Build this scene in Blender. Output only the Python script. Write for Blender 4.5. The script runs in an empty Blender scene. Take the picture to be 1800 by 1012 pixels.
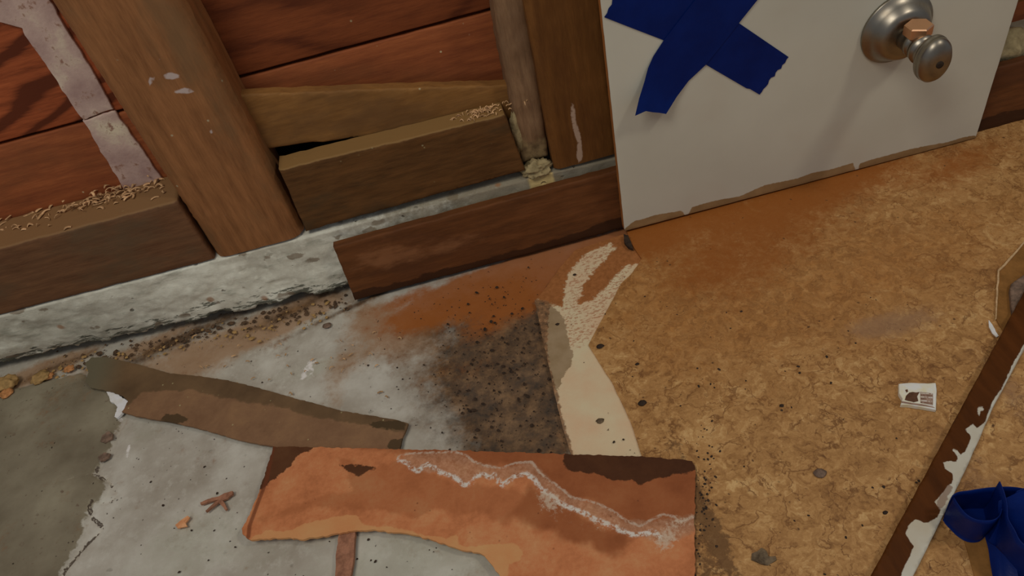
import bpy, bmesh, math, random
import numpy as np
from mathutils import Vector, Matrix, noise as mn
from mathutils.geometry import delaunay_2d_cdt
rnd = random.Random(7)
SC = bpy.context.scene
COL = SC.collection

# ---------------------------------------------------------------- camera
FPX = 1310.0; PIT = math.radians(45); ROL = math.radians(15.1)
CAM = np.array([0.0, -0.50607, 0.45])
F_ = np.array([0, math.cos(PIT), -math.sin(PIT)]); V_ = np.array([0, math.sin(PIT), math.cos(PIT)]); X_ = np.array([1.0, 0, 0])
R_ = math.cos(ROL)*X_ - math.sin(ROL)*V_; U_ = math.sin(ROL)*X_ + math.cos(ROL)*V_
cd = bpy.data.cameras.new('camera'); cam = bpy.data.objects.new('camera', cd); COL.objects.link(cam)
cd.sensor_width = 36; cd.lens = FPX/1800*36; cd.clip_start = 0.01; cd.clip_end = 50
cam.matrix_world = Matrix(((R_[0], U_[0], -F_[0], CAM[0]), (R_[1], U_[1], -F_[1], CAM[1]), (R_[2], U_[2], -F_[2], CAM[2]), (0, 0, 0, 1)))
SC.camera = cam

# ---------------------------------------------------------------- light
w = bpy.data.worlds.new('room_light'); SC.world = w; w.use_nodes = True
w.node_tree.nodes['Background'].inputs[0].default_value = (0.80, 0.86, 1.0, 1)
w.node_tree.nodes['Background'].inputs[1].default_value = 0.20

def area(name, loc, target, size, energy, color):
    l = bpy.data.lights.new(name, 'AREA'); l.shape = 'DISK'; l.size = size; l.energy = energy; l.color = color
    o = bpy.data.objects.new(name, l); COL.objects.link(o); o.location = loc
    o.rotation_euler = (Vector(target)-Vector(loc)).to_track_quat('-Z', 'Y').to_euler()
    return o
area('ceiling_lamp', (-0.40, -0.62, 1.25), (0.0, -0.1, 0), 0.50, 4.6, (1.0, 0.94, 0.85))
area('side_lamp', (0.78, -0.50, 1.15), (0.1, -0.1, 0), 0.16, 2.1, (1.0, 0.92, 0.80))
vs = SC.view_settings
vs.view_transform = 'Standard'; vs.look = 'None'; vs.exposure = 0.0; vs.gamma = 1.0; vs.use_curve_mapping = False

# ---------------------------------------------------------------- helpers
def hit(u, v, ax, val):
    d = F_*FPX + R_*(u-900) - U_*(v-506); t = (val-CAM[ax])/d[ax]
    return CAM + d*t
def fl(pts, z=0.0): return [tuple(hit(u, v, 2, z)[:2]) for u, v in pts]              # onto a floor-parallel plane
def wl(pts, y=0.0): return [tuple(hit(u, v, 1, y)[[0, 2]]) for u, v in pts]          # onto a wall-parallel plane

def poly_dist(P, line, closed=False):
    P = np.asarray(P, float); L = np.asarray(line, float)
    if closed: L = np.vstack([L, L[:1]])
    best = np.full(len(P), 1e9)
    for a, b in zip(L[:-1], L[1:]):
        ab = b-a; den = max(ab@ab, 1e-14)
        t = np.clip(((P-a)@ab)/den, 0, 1)
        d = np.hypot(*(P-(a+t[:, None]*ab)).T)
        best = np.minimum(best, d)
    return best
def inside(P, poly):
    P = np.asarray(P, float); x, y = P[:, 0], P[:, 1]; c = np.zeros(len(P), bool); n = len(poly)
    for i in range(n):
        x1, y1 = poly[i]; x2, y2 = poly[(i+1) % n]
        if abs(y2-y1) < 1e-12: continue
        c ^= ((y1 > y) != (y2 > y)) & (x < (x2-x1)*(y-y1)/(y2-y1)+x1)
    return c
def sdf(P, poly):                                                                   # + inside, - outside (metres)
    d = poly_dist(P, poly, True); return np.where(inside(P, poly), d, -d)
def blobs(P, bl):                                                                   # bl in world units: cx, cy, rx, ry, amp, angle
    P = np.asarray(P, float); s = np.zeros(len(P))
    for cx, cy, rx, ry, a, ang in bl:
        dx, dy = P[:, 0]-cx, P[:, 1]-cy; c, n = math.cos(ang), math.sin(ang)
        q = ((dx*c+dy*n)/rx)**2 + ((-dx*n+dy*c)/ry)**2
        s += a*np.exp(-q)
    return s
def fblobs(bl, z=0.0):
    k = 0.00044; out = []
    for u, v, ru, rv, a, ang in bl:
        p = hit(u, v, 2, z); out.append((p[0], p[1], ru*k, rv*k*1.4, a, math.radians(ang)))
    return out
def dens(pts, step, jit=0.0, seed=0, closed=True, freq=120.0):
    out = []; n = len(pts); m = n if closed else n-1
    for i in range(m):
        a = np.array(pts[i], float); b = np.array(pts[(i+1) % n], float); L = np.hypot(*(b-a)); k = max(1, int(round(L/step)))
        for j in range(k):
            p = a+(b-a)*j/k
            if jit:
                nn = mn.noise_vector(Vector((p[0]*freq, p[1]*freq, seed*7.3)))+0.5*mn.noise_vector(Vector((p[0]*freq*2.7, p[1]*freq*2.7, seed*3.1)))
                p = p+np.array([nn[0], nn[1]])*jit
            out.append((float(p[0]), float(p[1])))
    if not closed: out.append(tuple(map(float, pts[-1])))
    return out

def tri_fill(outline, spacing, inset=()):
    o = np.array(outline); lo, hi = o.min(0), o.max(0)
    xs = np.arange(lo[0]+spacing*.5, hi[0], spacing); ys = np.arange(lo[1]+spacing*.5, hi[1], spacing*.87)
    G = []
    for j, y in enumerate(ys):
        for x in xs: G.append((x+(spacing*.5 if j % 2 else 0), y))
    G = np.array(G) if G else np.zeros((0, 2))
    if len(G):
        keep = inside(G, outline); G = G[keep]
    if len(G):
        G = G[poly_dist(G, outline, True) > spacing*.55]
    extra = []
    if inset:
        n = len(outline); area_ = 0.5*sum(outline[i][0]*outline[(i+1) % n][1]-outline[(i+1) % n][0]*outline[i][1] for i in range(n)); sg = 1 if area_ > 0 else -1
        for d in inset:
            for i in range(n):
                a = o[i-1]; b = o[(i+1) % n]; t = b-a; L = np.hypot(*t)
                if L < 1e-9: continue
                nrm = np.array([-t[1], t[0]])/L*sg; extra.append(o[i]+nrm*d)
        extra = np.array(extra); extra = extra[inside(extra, outline)]
        if len(extra): extra = extra[poly_dist(extra, outline, True) > min(inset)*.7]
        if len(extra) and len(G): G = G[poly_dist(G, outline, True) > max(inset)*1.25]
    pts = [Vector(p) for p in outline]+[Vector(p) for p in extra]+[Vector(p) for p in G]
    n = len(outline)
    v, e, f, ov, oe, of = delaunay_2d_cdt(pts, [], [list(range(n))], 1, 1e-7, True)
    first = {}
    for k, src in enumerate(ov):
        for s_ in src:
            if s_ < n: first[s_] = k
    ring = [first[i] for i in range(n) if i in first]
    VV = np.array([tuple(q) for q in v]); FF = [tuple(q) for q in f if len(q) == 3]
    cen = VV[np.array(FF)].mean(1); ok = inside(cen, outline)
    return VV, [f_ for f_, k_ in zip(FF, ok) if k_], ring

def link(me, name, mats, parent=None):
    o = bpy.data.objects.new(name, me)
    for m in (mats if isinstance(mats, (list, tuple)) else [mats]): me.materials.append(m)
    COL.objects.link(o)
    if parent: o.parent = parent
    return o
def recentre(o, me, parent):
    n = len(me.vertices); co = np.empty(n*3); me.vertices.foreach_get('co', co); co = co.reshape(-1, 3)
    if parent is not None: off = np.array(parent.location)
    else:
        off = (co.min(0)+co.max(0))/2; off[2] = co[:, 2].min(); o.location = off
    me.vertices.foreach_set('co', (co-off).ravel()); me.update()
def mesh_obj(name, verts, faces, mats, parent=None, attrs=None, smooth=True, midx=None, flat_mask=None):
    me = bpy.data.meshes.new(name); me.from_pydata([tuple(map(float, v)) for v in verts], [], [tuple(map(int, f)) for f in faces]); 
    if attrs:
        for k, a in attrs.items():
            at = me.attributes.new(k, 'FLOAT', 'POINT'); at.data.foreach_set('value', np.asarray(a, np.float32))
    if midx is not None: me.polygons.foreach_set('material_index', np.asarray(midx, np.int32))
    sm = np.full(len(me.polygons), smooth, bool)
    if flat_mask is not None: sm &= ~np.asarray(flat_mask, bool)
    me.polygons.foreach_set('use_smooth', sm)
    me.update(); o = link(me, name, mats, parent); recentre(o, me, parent)
    return o

def slab(name, outline, plane, top, thick, mats, parent=None, spacing=.004, h=None, base=None, r=0.0, attrs=None, rough=0.0, seed=0, raxis=None):
    """Solid plate: outline in the plane (z: x,y / y: x,z), front surface at top, thickness behind it, edges worn round by r."""
    ins = (r*.12, r*.45, r) if r else ()
    V2, Fc, ring = tri_fill(outline, spacing, ins); n = len(V2)
    d = poly_dist(V2, outline, True) if raxis is None else np.minimum(V2[:, 0]-V2[:, 0].min(), V2[:, 0].max()-V2[:, 0])
    off = np.zeros(n)
    if r: off -= r*(1-np.sqrt(np.clip(1-(1-np.clip(d/r, 0, 1))**2, 0, 1)))*.95
    if rough: off += np.array([mn.noise(Vector((p[0]*70, p[1]*70, seed)))*rough+mn.noise(Vector((p[0]*240, p[1]*240, seed)))*rough*.4 for p in V2])
    if h is not None: off += h(V2)
    b0 = (base(V2) if base is not None else np.zeros(n))
    if plane == 'z':
        A = np.c_[V2, top+off]; B = np.c_[V2, (top-thick)+b0]
    else:
        A = np.c_[V2[:, 0], top-off, V2[:, 1]]; B = np.c_[V2[:, 0], np.full(n, top+thick)-b0, V2[:, 1]]
    ringn = len(ring)
    VA = np.vstack([A, B, A[ring], B[ring]])
    flip = (plane == 'y')
    # orientation of CDT faces is CCW in 2D
    F1 = []; 
    for f in Fc:
        F1.append(f if plane == 'z' else f)
    Fb = [tuple(i+n for i in f[::-1]) for f in F1]
    Fs = []
    for i in range(ringn):
        j = (i+1) % ringn; Fs.append((2*n+i, 2*n+j, 2*n+ringn+j, 2*n+ringn+i))
    faces = F1+Fb+Fs
    mid = [0]*(len(F1)+len(Fb))+[1 if isinstance(mats, (list, tuple)) and len(mats) > 1 else 0]*len(Fs)
    at = None
    if attrs:
        at = {}
        for k, fn in attrs.items():
            q = fn(V2); at[k] = np.concatenate([q, q, q[ring], q[ring]])
    o = mesh_obj(name, VA, faces, mats, parent, at, True, mid, [False]*(len(F1)+len(Fb))+[False]*len(Fs))
    bm = bmesh.new(); bm.from_mesh(o.data); bmesh.ops.recalc_face_normals(bm, faces=bm.faces); bm.to_mesh(o.data); bm.free()
    # make sure the front faces the viewer side
    me = o.data; p0 = me.polygons[0].normal
    if (plane == 'z' and p0.z < 0) or (plane == 'y' and p0.y > 0): me.flip_normals()
    return o

def thing(name, label, cat, loc, group=None):
    o = bpy.data.objects.new(name, None); o.empty_display_size = .02; COL.objects.link(o); o.location = [float(q) for q in loc]
    tag(o, label, cat, group); return o
def tag(o, label, cat, group=None, kind=None):
    o['label'] = label; o['category'] = cat
    if group: o['group'] = group
    if kind: o['kind'] = kind
    return o
def struct(o): o['kind'] = 'structure'; return o
def empty_struct(name, loc=(0, 0, 0)):
    o = bpy.data.objects.new(name, None); o.empty_display_size = .02; COL.objects.link(o); o.location = loc; o['kind'] = 'structure'; return o

# ---------------------------------------------------------------- material helpers
K = 0.30
def lin(c): c = c/255; return c/12.92 if c <= .04045 else ((c+.055)/1.055)**2.4
def A(r, g, b, k=None):                          # surface colour whose lit look is about this sRGB value
    k = k or K; return (min(lin(r)/k, .9), min(lin(g)/k, .9), min(lin(b)/k, .9), 1)
TONE = {'redwood_sheathing': (.58, .54, .40), 'redwood_sheathing_low': (1.0, .95, .72), 'redwood_sheathing_knotted': (.82, .80, .62), 'stud_fir': (.68, .68, .58), 'stud_brown': (.70, .60, .40),
        'block_umber': (.80, .72, .50), 'block_brown': (.58, .52, .36), 'board_tan': (.78, .70, .55), 'plank_dark': (.74, .66, .42), 'curb_concrete': (1.34, 1.25, 1.22), 'slab_concrete': (1.10, 1.06, 1.0),
        'brown_underlay': (.68, .78, .70), 'stained_hardboard': (.80, .84, .84), 'cream_backing': (.88, .76, .80), 'marbled_vinyl': (.86, .87, .74), 'white_wallboard': (.92, 1.0, .98), 'blue_tape': (.14, .40, .46),
        'trim_stain_and_paint': (.80, .78, .74), 'batten_grey': (.8, .75, .7)}

class Mat:
    def __init__(s, name):
        s.name = name
        s.m = bpy.data.materials.new(name); s.m.use_nodes = True; s.t = s.m.node_tree; s.N = s.t.nodes; s.L = s.t.links
        s.bsdf = s.N['Principled BSDF']; s.tc = s.N.new('ShaderNodeTexCoord'); s.co = s.tc.outputs['Object']
    def set(s, sock, val):
        if isinstance(val, bpy.types.NodeSocket): s.L.new(val, sock)
        else: sock.default_value = val
    def map(s, scale=(1, 1, 1), rot=(0, 0, 0), loc=(0, 0, 0), vec=None):
        n = s.N.new('ShaderNodeMapping'); s.set(n.inputs[0], vec or s.co); n.inputs['Location'].default_value = loc
        n.inputs['Rotation'].default_value = rot; n.inputs['Scale'].default_value = scale; return n.outputs[0]
    def noise(s, scale, detail=4, rough=.55, vec=None, dist=0.0, color=False):
        n = s.N.new('ShaderNodeTexNoise'); s.set(n.inputs['Vector'], vec or s.co); n.inputs['Scale'].default_value = scale
        n.inputs['Detail'].default_value = detail; n.inputs['Roughness'].default_value = rough; n.inputs['Distortion'].default_value = dist
        return n.outputs['Color' if color else 'Fac']
    def vor(s, scale, feature='F1', vec=None, out='Distance', rand=1.0):
        n = s.N.new('ShaderNodeTexVoronoi'); n.feature = feature; s.set(n.inputs['Vector'], vec or s.co); n.inputs['Scale'].default_value = scale
        n.inputs['Randomness'].default_value = rand; return n.outputs[out]
    def math(s, op, a, b=0.0, c=0.0, clamp=False):
        n = s.N.new('ShaderNodeMath'); n.operation = op; n.use_clamp = clamp
        for i, q in enumerate((a, b, c)): s.set(n.inputs[i], q)
        return n.outputs[0]
    def vadd(s, a, b, k=1.0):
        n = s.N.new('ShaderNodeVectorMath'); n.operation = 'MULTIPLY_ADD'; s.set(n.inputs[0], b); n.inputs[1].default_value = (k, k, k); s.set(n.inputs[2], a); return n.outputs[0]
    def sstep(s, x, lo, hi):
        n = s.N.new('ShaderNodeMapRange'); n.interpolation_type = 'SMOOTHSTEP'; s.set(n.inputs[0], x)
        n.inputs[1].default_value = lo; n.inputs[2].default_value = hi; return n.outputs[0]
    def mix(s, f, a, b, mode='MIX'):
        n = s.N.new('ShaderNodeMix'); n.data_type = 'RGBA'; n.blend_type = mode
        s.set(n.inputs[0], f); s.set(n.inputs[6], a); s.set(n.inputs[7], b); return n.outputs[2]
    def ramp(s, f, stops):
        n = s.N.new('ShaderNodeValToRGB'); s.set(n.inputs[0], f); e = n.color_ramp.elements
        while len(e) < len(stops): e.new(.5)
        for q, (p, c) in zip(e, stops): q.position = p; q.color = c
        return n.outputs[0]
    def attr(s, name):
        n = s.N.new('ShaderNodeAttribute'); n.attribute_name = name; return n.outputs['Fac']
    def mask(s, name, width=.0006, amp=.002, scale=350, off=0.0, detail=3):      # crisp ragged edge from a distance attribute
        nz = s.math('MULTIPLY', s.math('SUBTRACT', s.noise(scale, detail, .6), .5), amp*2)
        return s.sstep(s.math('ADD', s.attr(name), nz), off-width, off+width)
    def normz(s, ax=2):
        g = s.N.new('ShaderNodeNewGeometry'); x = s.N.new('ShaderNodeSeparateXYZ'); s.L.new(g.outputs['Normal'], x.inputs[0]); return x.outputs[ax]
    def done(s, color, rough=.7, bump=None, bstr=.3, bdist=.001, spec=.3, metal=0.0):
        if s.name in TONE: color = s.mix(1.0, color, (*TONE[s.name], 1), 'MULTIPLY')
        s.set(s.bsdf.inputs['Base Color'], color); s.set(s.bsdf.inputs['Roughness'], rough); s.bsdf.inputs['Specular IOR Level'].default_value = spec
        s.bsdf.inputs['Metallic'].default_value = metal
        if bump is not None:
            b = s.N.new('ShaderNodeBump'); b.inputs['Strength'].default_value = bstr; b.inputs['Distance'].default_value = bdist
            s.L.new(bump, b.inputs['Height']); s.L.new(b.outputs[0], s.bsdf.inputs['Normal'])
        return s.m

def wood(name, dark, mid, light, axis='x', seed=0.0, rings=1.0, fine=1.0, blotch=None, bl_amt=.6, dust=None, specks=.5, rough=.72, pale=None, ringf=60, tilt=0.0, extra=None):
    M = Mat(name)
    al, ac = 1.0, 9.0
    sc = {'x': (al, ac, ac), 'z': (ac, ac, al)}[axis]
    v = M.map(sc, (0, tilt, 0), (seed, seed*1.7, seed*.6))
    warp = M.noise(3.2, 3, .5, M.map((1.0, 2.2, 2.2) if axis == 'x' else (2.2, 2.2, 1.0), (0, tilt, 0), (seed*2, 0, seed)))
    sep = M.N.new('ShaderNodeSeparateXYZ'); M.L.new(M.map((1, 1, 1), (0, tilt, 0)), sep.inputs[0])
    across = sep.outputs[2 if axis == 'x' else 0]
    ph = M.math('ADD', M.math('MULTIPLY', across, ringf*6.283), M.math('MULTIPLY', warp, 46.0))
    ring = M.math('MULTIPLY_ADD', M.math('SINE', ph), .5, .5)
    ring = M.math('POWER', ring, 2.5)
    g1 = M.noise(26*fine, 6, .65, v); g2 = M.noise(120, 3, .6, v)
    fac = M.math('ADD', M.math('MULTIPLY', g1, .75), M.math('MULTIPLY', g2, .25))
    fac = M.math('SUBTRACT', fac, M.math('MULTIPLY', ring, .16*rings))
    col = M.ramp(fac, [(.22, dark), (.50, mid), (.78, light)])
    if blotch: 
        b = M.sstep(M.noise(14, 5, .62, M.map((.6, 1, 1.3) if axis == 'x' else (1.3, 1, .6), (0, 0, 0), (seed*3, seed, 2))), .48, .66)
        col = M.mix(M.math('MULTIPLY', b, bl_amt), col, blotch)
    if pale:
        b = M.sstep(M.noise(30, 5, .7, M.map((1, 1, 1), (0, 0, 0), (seed, 5, seed*4))), .60, .72)
        col = M.mix(M.math('MULTIPLY', b, .5), col, pale)
    if specks:
        sp = M.sstep(M.vor(95, 'F1', M.map((1, 1, 1), (0, 0, 0), (seed, 1, 3))), .11, .05)
        gate = M.sstep(M.noise(45, 2, .5), .56, .62)
        col = M.mix(M.math('MULTIPLY', M.math('MULTIPLY', sp, gate), specks), col, A(170, 150, 125))
    if dust:
        u = M.sstep(M.math('ADD', M.normz(2), M.math('MULTIPLY', M.math('SUBTRACT', M.noise(220, 3, .6), .5), .5)), .35, .75)
        col = M.mix(M.math('MULTIPLY', u, .85), col, dust)
    if extra: col = extra(M, col)
    hb = M.math('ADD', M.math('MULTIPLY', g1, .6), M.math('MULTIPLY', g2, .4))
    return M.done(col, rough, hb, .18, .0010, .25)

# ---------------------------------------------------------------- materials
m_red = wood('redwood_sheathing', A(70, 33, 18), A(98, 52, 30), A(116, 64, 38), 'x', 1.3, 1.5, 1, blotch=A(84, 44, 24), bl_amt=.5, specks=.5, ringf=42)
m_red2 = wood('redwood_sheathing_low', A(72, 36, 22), A(92, 50, 30), A(108, 62, 38), 'x', 5.1, .6, 1.2, blotch=A(72, 42, 26), bl_amt=.5, specks=.6, ringf=70)
m_red3 = wood('redwood_sheathing_knotted', A(62, 26, 12), A(106, 52, 30), A(126, 66, 40), 'x', 2.6, 2.8, .8, blotch=A(96, 46, 24), bl_amt=.4, specks=.2, ringf=46, tilt=.5)
def stud_marks(M, col):
    nz = M.math('MULTIPLY', M.math('SUBTRACT', M.noise(420, 3, .6), .5), .0014)
    w_ = M.sstep(M.math('ADD', M.attr('mark'), nz), -.0006, .0006)
    return M.mix(M.math('MULTIPLY', w_, .8), col, (.95, .80, .86, 1))
m_stud = wood('stud_fir', A(72, 42, 22), A(104, 68, 42), A(126, 84, 54), 'z', 3.2, .2, .7, blotch=A(86, 64, 44), bl_amt=.75, specks=.5, ringf=22, extra=stud_marks, rough=.55)
m_stud2 = wood('stud_brown', A(60, 38, 18), A(80, 54, 28), A(96, 66, 36), 'z', 6.6, .3, .7, blotch=A(62, 38, 20), bl_amt=.6, specks=.2, ringf=18, extra=stud_marks)
m_block = wood('block_umber', A(54, 34, 24), A(74, 52, 40), A(92, 66, 50), 'x', 4.4, .3, 1, blotch=A(64, 54, 46), bl_amt=.7, specks=.7, dust=A(92, 72, 54), ringf=50)
m_block2 = wood('block_brown', A(50, 32, 16), A(78, 54, 32), A(96, 66, 40), 'x', 8.4, .4, .9, blotch=A(54, 44, 32), bl_amt=.85, specks=.5, dust=A(112, 90, 62), ringf=40)
m_upboard = wood('board_tan', A(70, 48, 26), A(94, 68, 38), A(108, 80, 46), 'x', 9.7, .15, .9, blotch=A(74, 54, 34), bl_amt=.75, specks=.5, ringf=40)
def darkfoot(M, col):  # darker ragged band along the bottom, and towards the right end
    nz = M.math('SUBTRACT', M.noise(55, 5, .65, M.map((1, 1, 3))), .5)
    w_ = M.sstep(M.math('ADD', M.attr('foot_dark'), M.math('MULTIPLY', nz, .9)), .45, .60)
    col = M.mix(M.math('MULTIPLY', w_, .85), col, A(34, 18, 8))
    p_ = M.sstep(M.math('ADD', M.attr('worn'), M.math('MULTIPLY', nz, 1.5)), .3, 1.0)
    return M.mix(M.math('MULTIPLY', p_, .6), col, A(104, 72, 56))
m_plank = wood('plank_dark', A(48, 28, 15), A(70, 42, 24), A(86, 54, 34), 'x', 11.4, .3, .9, blotch=A(58, 34, 22), bl_amt=.6, specks=0, ringf=26, extra=darkfoot)
def limefoot(M, col):
    z = M.N.new('ShaderNodeSeparateXYZ'); M.L.new(M.co, z.inputs[0])
    k = M.sstep(M.math('ADD', z.outputs[2], M.math('MULTIPLY', M.math('SUBTRACT', M.noise(90, 4, .6), .5), .03)), .030, .014)
    return M.mix(M.math('MULTIPLY', k, .8), col, M.ramp(M.noise(160, 4, .6), [(.35, A(60, 50, 34)), (.6, A(98, 86, 60))]))
m_lath = wood('batten_grey', A(64, 48, 32), A(92, 72, 52), A(110, 90, 66), 'z', 12.4, .2, 1, blotch=A(74, 56, 40), bl_amt=.6, specks=0, ringf=30, extra=limefoot)
m_end = wood('panel_edge', A(80, 48, 20), A(100, 62, 28), A(120, 74, 36), 'z', 2.2, 0, 1, specks=0)

def paint_band(name, c1, c2):
    M = Mat(name); n1 = M.noise(40, 6, .6); n2 = M.noise(160, 4, .6)
    col = M.ramp(n1, [(.3, c1), (.55, c2), (.72, A(142, 132, 112))])
    col = M.mix(M.sstep(n2, .58, .7), col, A(96, 72, 60))
    return M.done(col, .8, n2, .5, .001, .2)
m_band = paint_band('mauve_paint', A(104, 84, 78), A(124, 106, 96))

def concrete(name, base, dark, pale, voids=.6, extra=None, bstr=.6):
    M = Mat(name)
    n1 = M.noise(22, 8, .6); n2 = M.noise(130, 6, .65, M.map((1, 1, 1), (0, 0, 0), (3, 1, 2))); n3 = M.noise(7, 4, .5)
    col = M.ramp(n1, [(.3, dark), (.5, base), (.68, pale)])
    col = M.mix(M.math('MULTIPLY', M.sstep(n2, .50, .70), .5), col, pale)
    col = M.mix(M.math('MULTIPLY', M.sstep(n3, .42, .6), .35), col, dark)
    vv = M.vadd(M.co, M.noise(150, 3, .5, color=True), .006)
    pit = M.sstep(M.vor(75, 'F1', vv), .16, .07)
    gate = M.sstep(M.noise(24, 4, .65, M.map((1, 1, 1), (0, 0, 0), (9, 4, 1))), .49, .58)
    pits = M.math('MULTIPLY', M.math('MULTIPLY', pit, gate), voids)
    col = M.mix(pits, col, A(40, 38, 32))
    if extra: col = extra(M, col, n1, n2)
    hb = M.math('SUBTRACT', M.math('ADD', M.math('MULTIPLY', n1, .6), M.math('MULTIPLY', n2, .4)), pits)
    return M.done(col, .85, hb, bstr, .002, .2)
def curb_extra(M, col, n1, n2):
    vx = M.map((1, 3, 4), (0, 0, 0), (0, 0, 1)); st = M.noise(60, 5, .7, vx)
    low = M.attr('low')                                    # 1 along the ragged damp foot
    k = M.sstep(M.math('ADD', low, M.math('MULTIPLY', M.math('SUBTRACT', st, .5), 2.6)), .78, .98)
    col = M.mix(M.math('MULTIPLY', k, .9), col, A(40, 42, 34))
    g = M.sstep(M.noise(35, 6, .7, vx), .52, .66)
    col = M.mix(M.math('MULTIPLY', g, .45), col, A(78, 82, 72))
    big = M.math('MULTIPLY', M.sstep(M.vor(34, 'F1', M.vadd(M.map((1, 1, 2.2)), M.noise(120, 4, .6, color=True), .016)), .26, .18), M.sstep(M.noise(14, 3, .6), .45, .52))
    col = M.mix(M.math('MULTIPLY', big, .75), col, A(66, 58, 46))
    shade_dirt = M.sstep(M.math('ADD', M.attr('shade_dirt'), M.math('MULTIPLY', M.math('SUBTRACT', n2, .5), 1.2)), .25, .9)  # shade between block and board painted into the curb, mottled like dirt
    col = M.mix(M.math('MULTIPLY', shade_dirt, .8), col, A(66, 60, 46))
    lime = M.attr('lime')
    col = M.mix(M.sstep(M.math('ADD', lime, M.math('MULTIPLY', n2, .3)), .7, .85), col, A(112, 100, 66))
    rst = M.sstep(M.vor(22, 'F1', M.map((1, 1, 1), (0, 0, 0), (.3, 0, .12))), .10, .05)
    return M.mix(M.math('MULTIPLY', rst, .7), col, A(84, 56, 30))
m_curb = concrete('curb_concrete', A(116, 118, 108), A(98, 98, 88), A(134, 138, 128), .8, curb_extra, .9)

def floor_extra(M, col, n1, n2):
    coat = M.mask('coat', .0009, .0045, 160)
    cc = M.ramp(M.noise(16, 5, .55), [(.3, A(62, 57, 46)), (.55, A(80, 76, 64)), (.75, A(94, 91, 78))])
    cc = M.mix(M.sstep(M.noise(180, 4, .6), .62, .72), cc, A(66, 58, 48))
    col = M.mix(coat, col, cc)
    nb = M.math('SUBTRACT', M.noise(26, 8, .68, M.map((1, 1, 1), (0, 0, 0), (2, 7, 0))), .5)
    nf = M.math('SUBTRACT', M.noise(140, 5, .7, M.map((1, 1, 1), (0, 0, 0), (4, 2, 0))), .5)
    nn = M.math('ADD', M.math('MULTIPLY', nb, 1.3), M.math('MULTIPLY', nf, .9))
    pl = M.sstep(M.math('ADD', M.attr('pale'), nn), .25, .85)
    col = M.mix(M.math('MULTIPLY', pl, .5), col, A(106, 108, 98))
    ru = M.sstep(M.math('ADD', M.attr('rust'), nn), .15, 1.0)
    col = M.mix(M.math('MULTIPLY', ru, .72), col, A(92, 68, 44))
    dk = M.sstep(M.math('ADD', M.attr('damp'), nn), .0, .95)
    col = M.mix(M.math('MULTIPLY', dk, .92), col, M.ramp(M.noise(90, 6, .7), [(.34, A(26, 16, 8)), (.50, A(50, 34, 18)), (.70, A(78, 58, 36))]))
    orr = M.sstep(M.math('ADD', M.attr('orange'), nn), .10, .95)
    col = M.mix(M.math('MULTIPLY', orr, .9), col, A(92, 52, 20))
    # black specks, denser where it is damp
    vv = M.vadd(M.co, M.noise(260, 3, .5, color=True), .003)
    spk = M.sstep(M.vor(230, 'F1', vv), .22, .10); gate = M.sstep(M.math('ADD', M.noise(50, 4, .6), M.math('MULTIPLY', M.attr('damp'), .16)), .58, .62)
    col = M.mix(M.math('MULTIPLY', M.math('MULTIPLY', spk, gate), .9), col, A(26, 20, 15))
    # crack lines
    wv = M.math('MULTIPLY', M.math('SUBTRACT', M.noise(90, 5, .7), .5), .010)
    cr = M.sstep(M.math('ABSOLUTE', M.math('ADD', M.attr('crack'), wv)), .0009, .0003)
    pc = M.sstep(M.math('ABSOLUTE', M.math('ADD', M.attr('crack'), M.math('ADD', wv, .0015))), .0035, .0005)
    col = M.mix(M.math('MULTIPLY', M.math('MULTIPLY', pc, M.sstep(n2, .4, .55)), .6), col, A(130, 126, 112))
    col = M.mix(M.math('MULTIPLY', cr, .9), col, A(36, 28, 22))
    wh = M.sstep(M.math('ADD', M.attr('chalk'), M.math('MULTIPLY', nf, 1.5)), .45, .7)
    return M.mix(M.math('MULTIPLY', wh, .8), col, A(158, 158, 150))
m_floor = concrete('slab_concrete', A(106, 104, 97), A(92, 88, 80), A(120, 120, 114), .3, floor_extra, .45)

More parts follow.
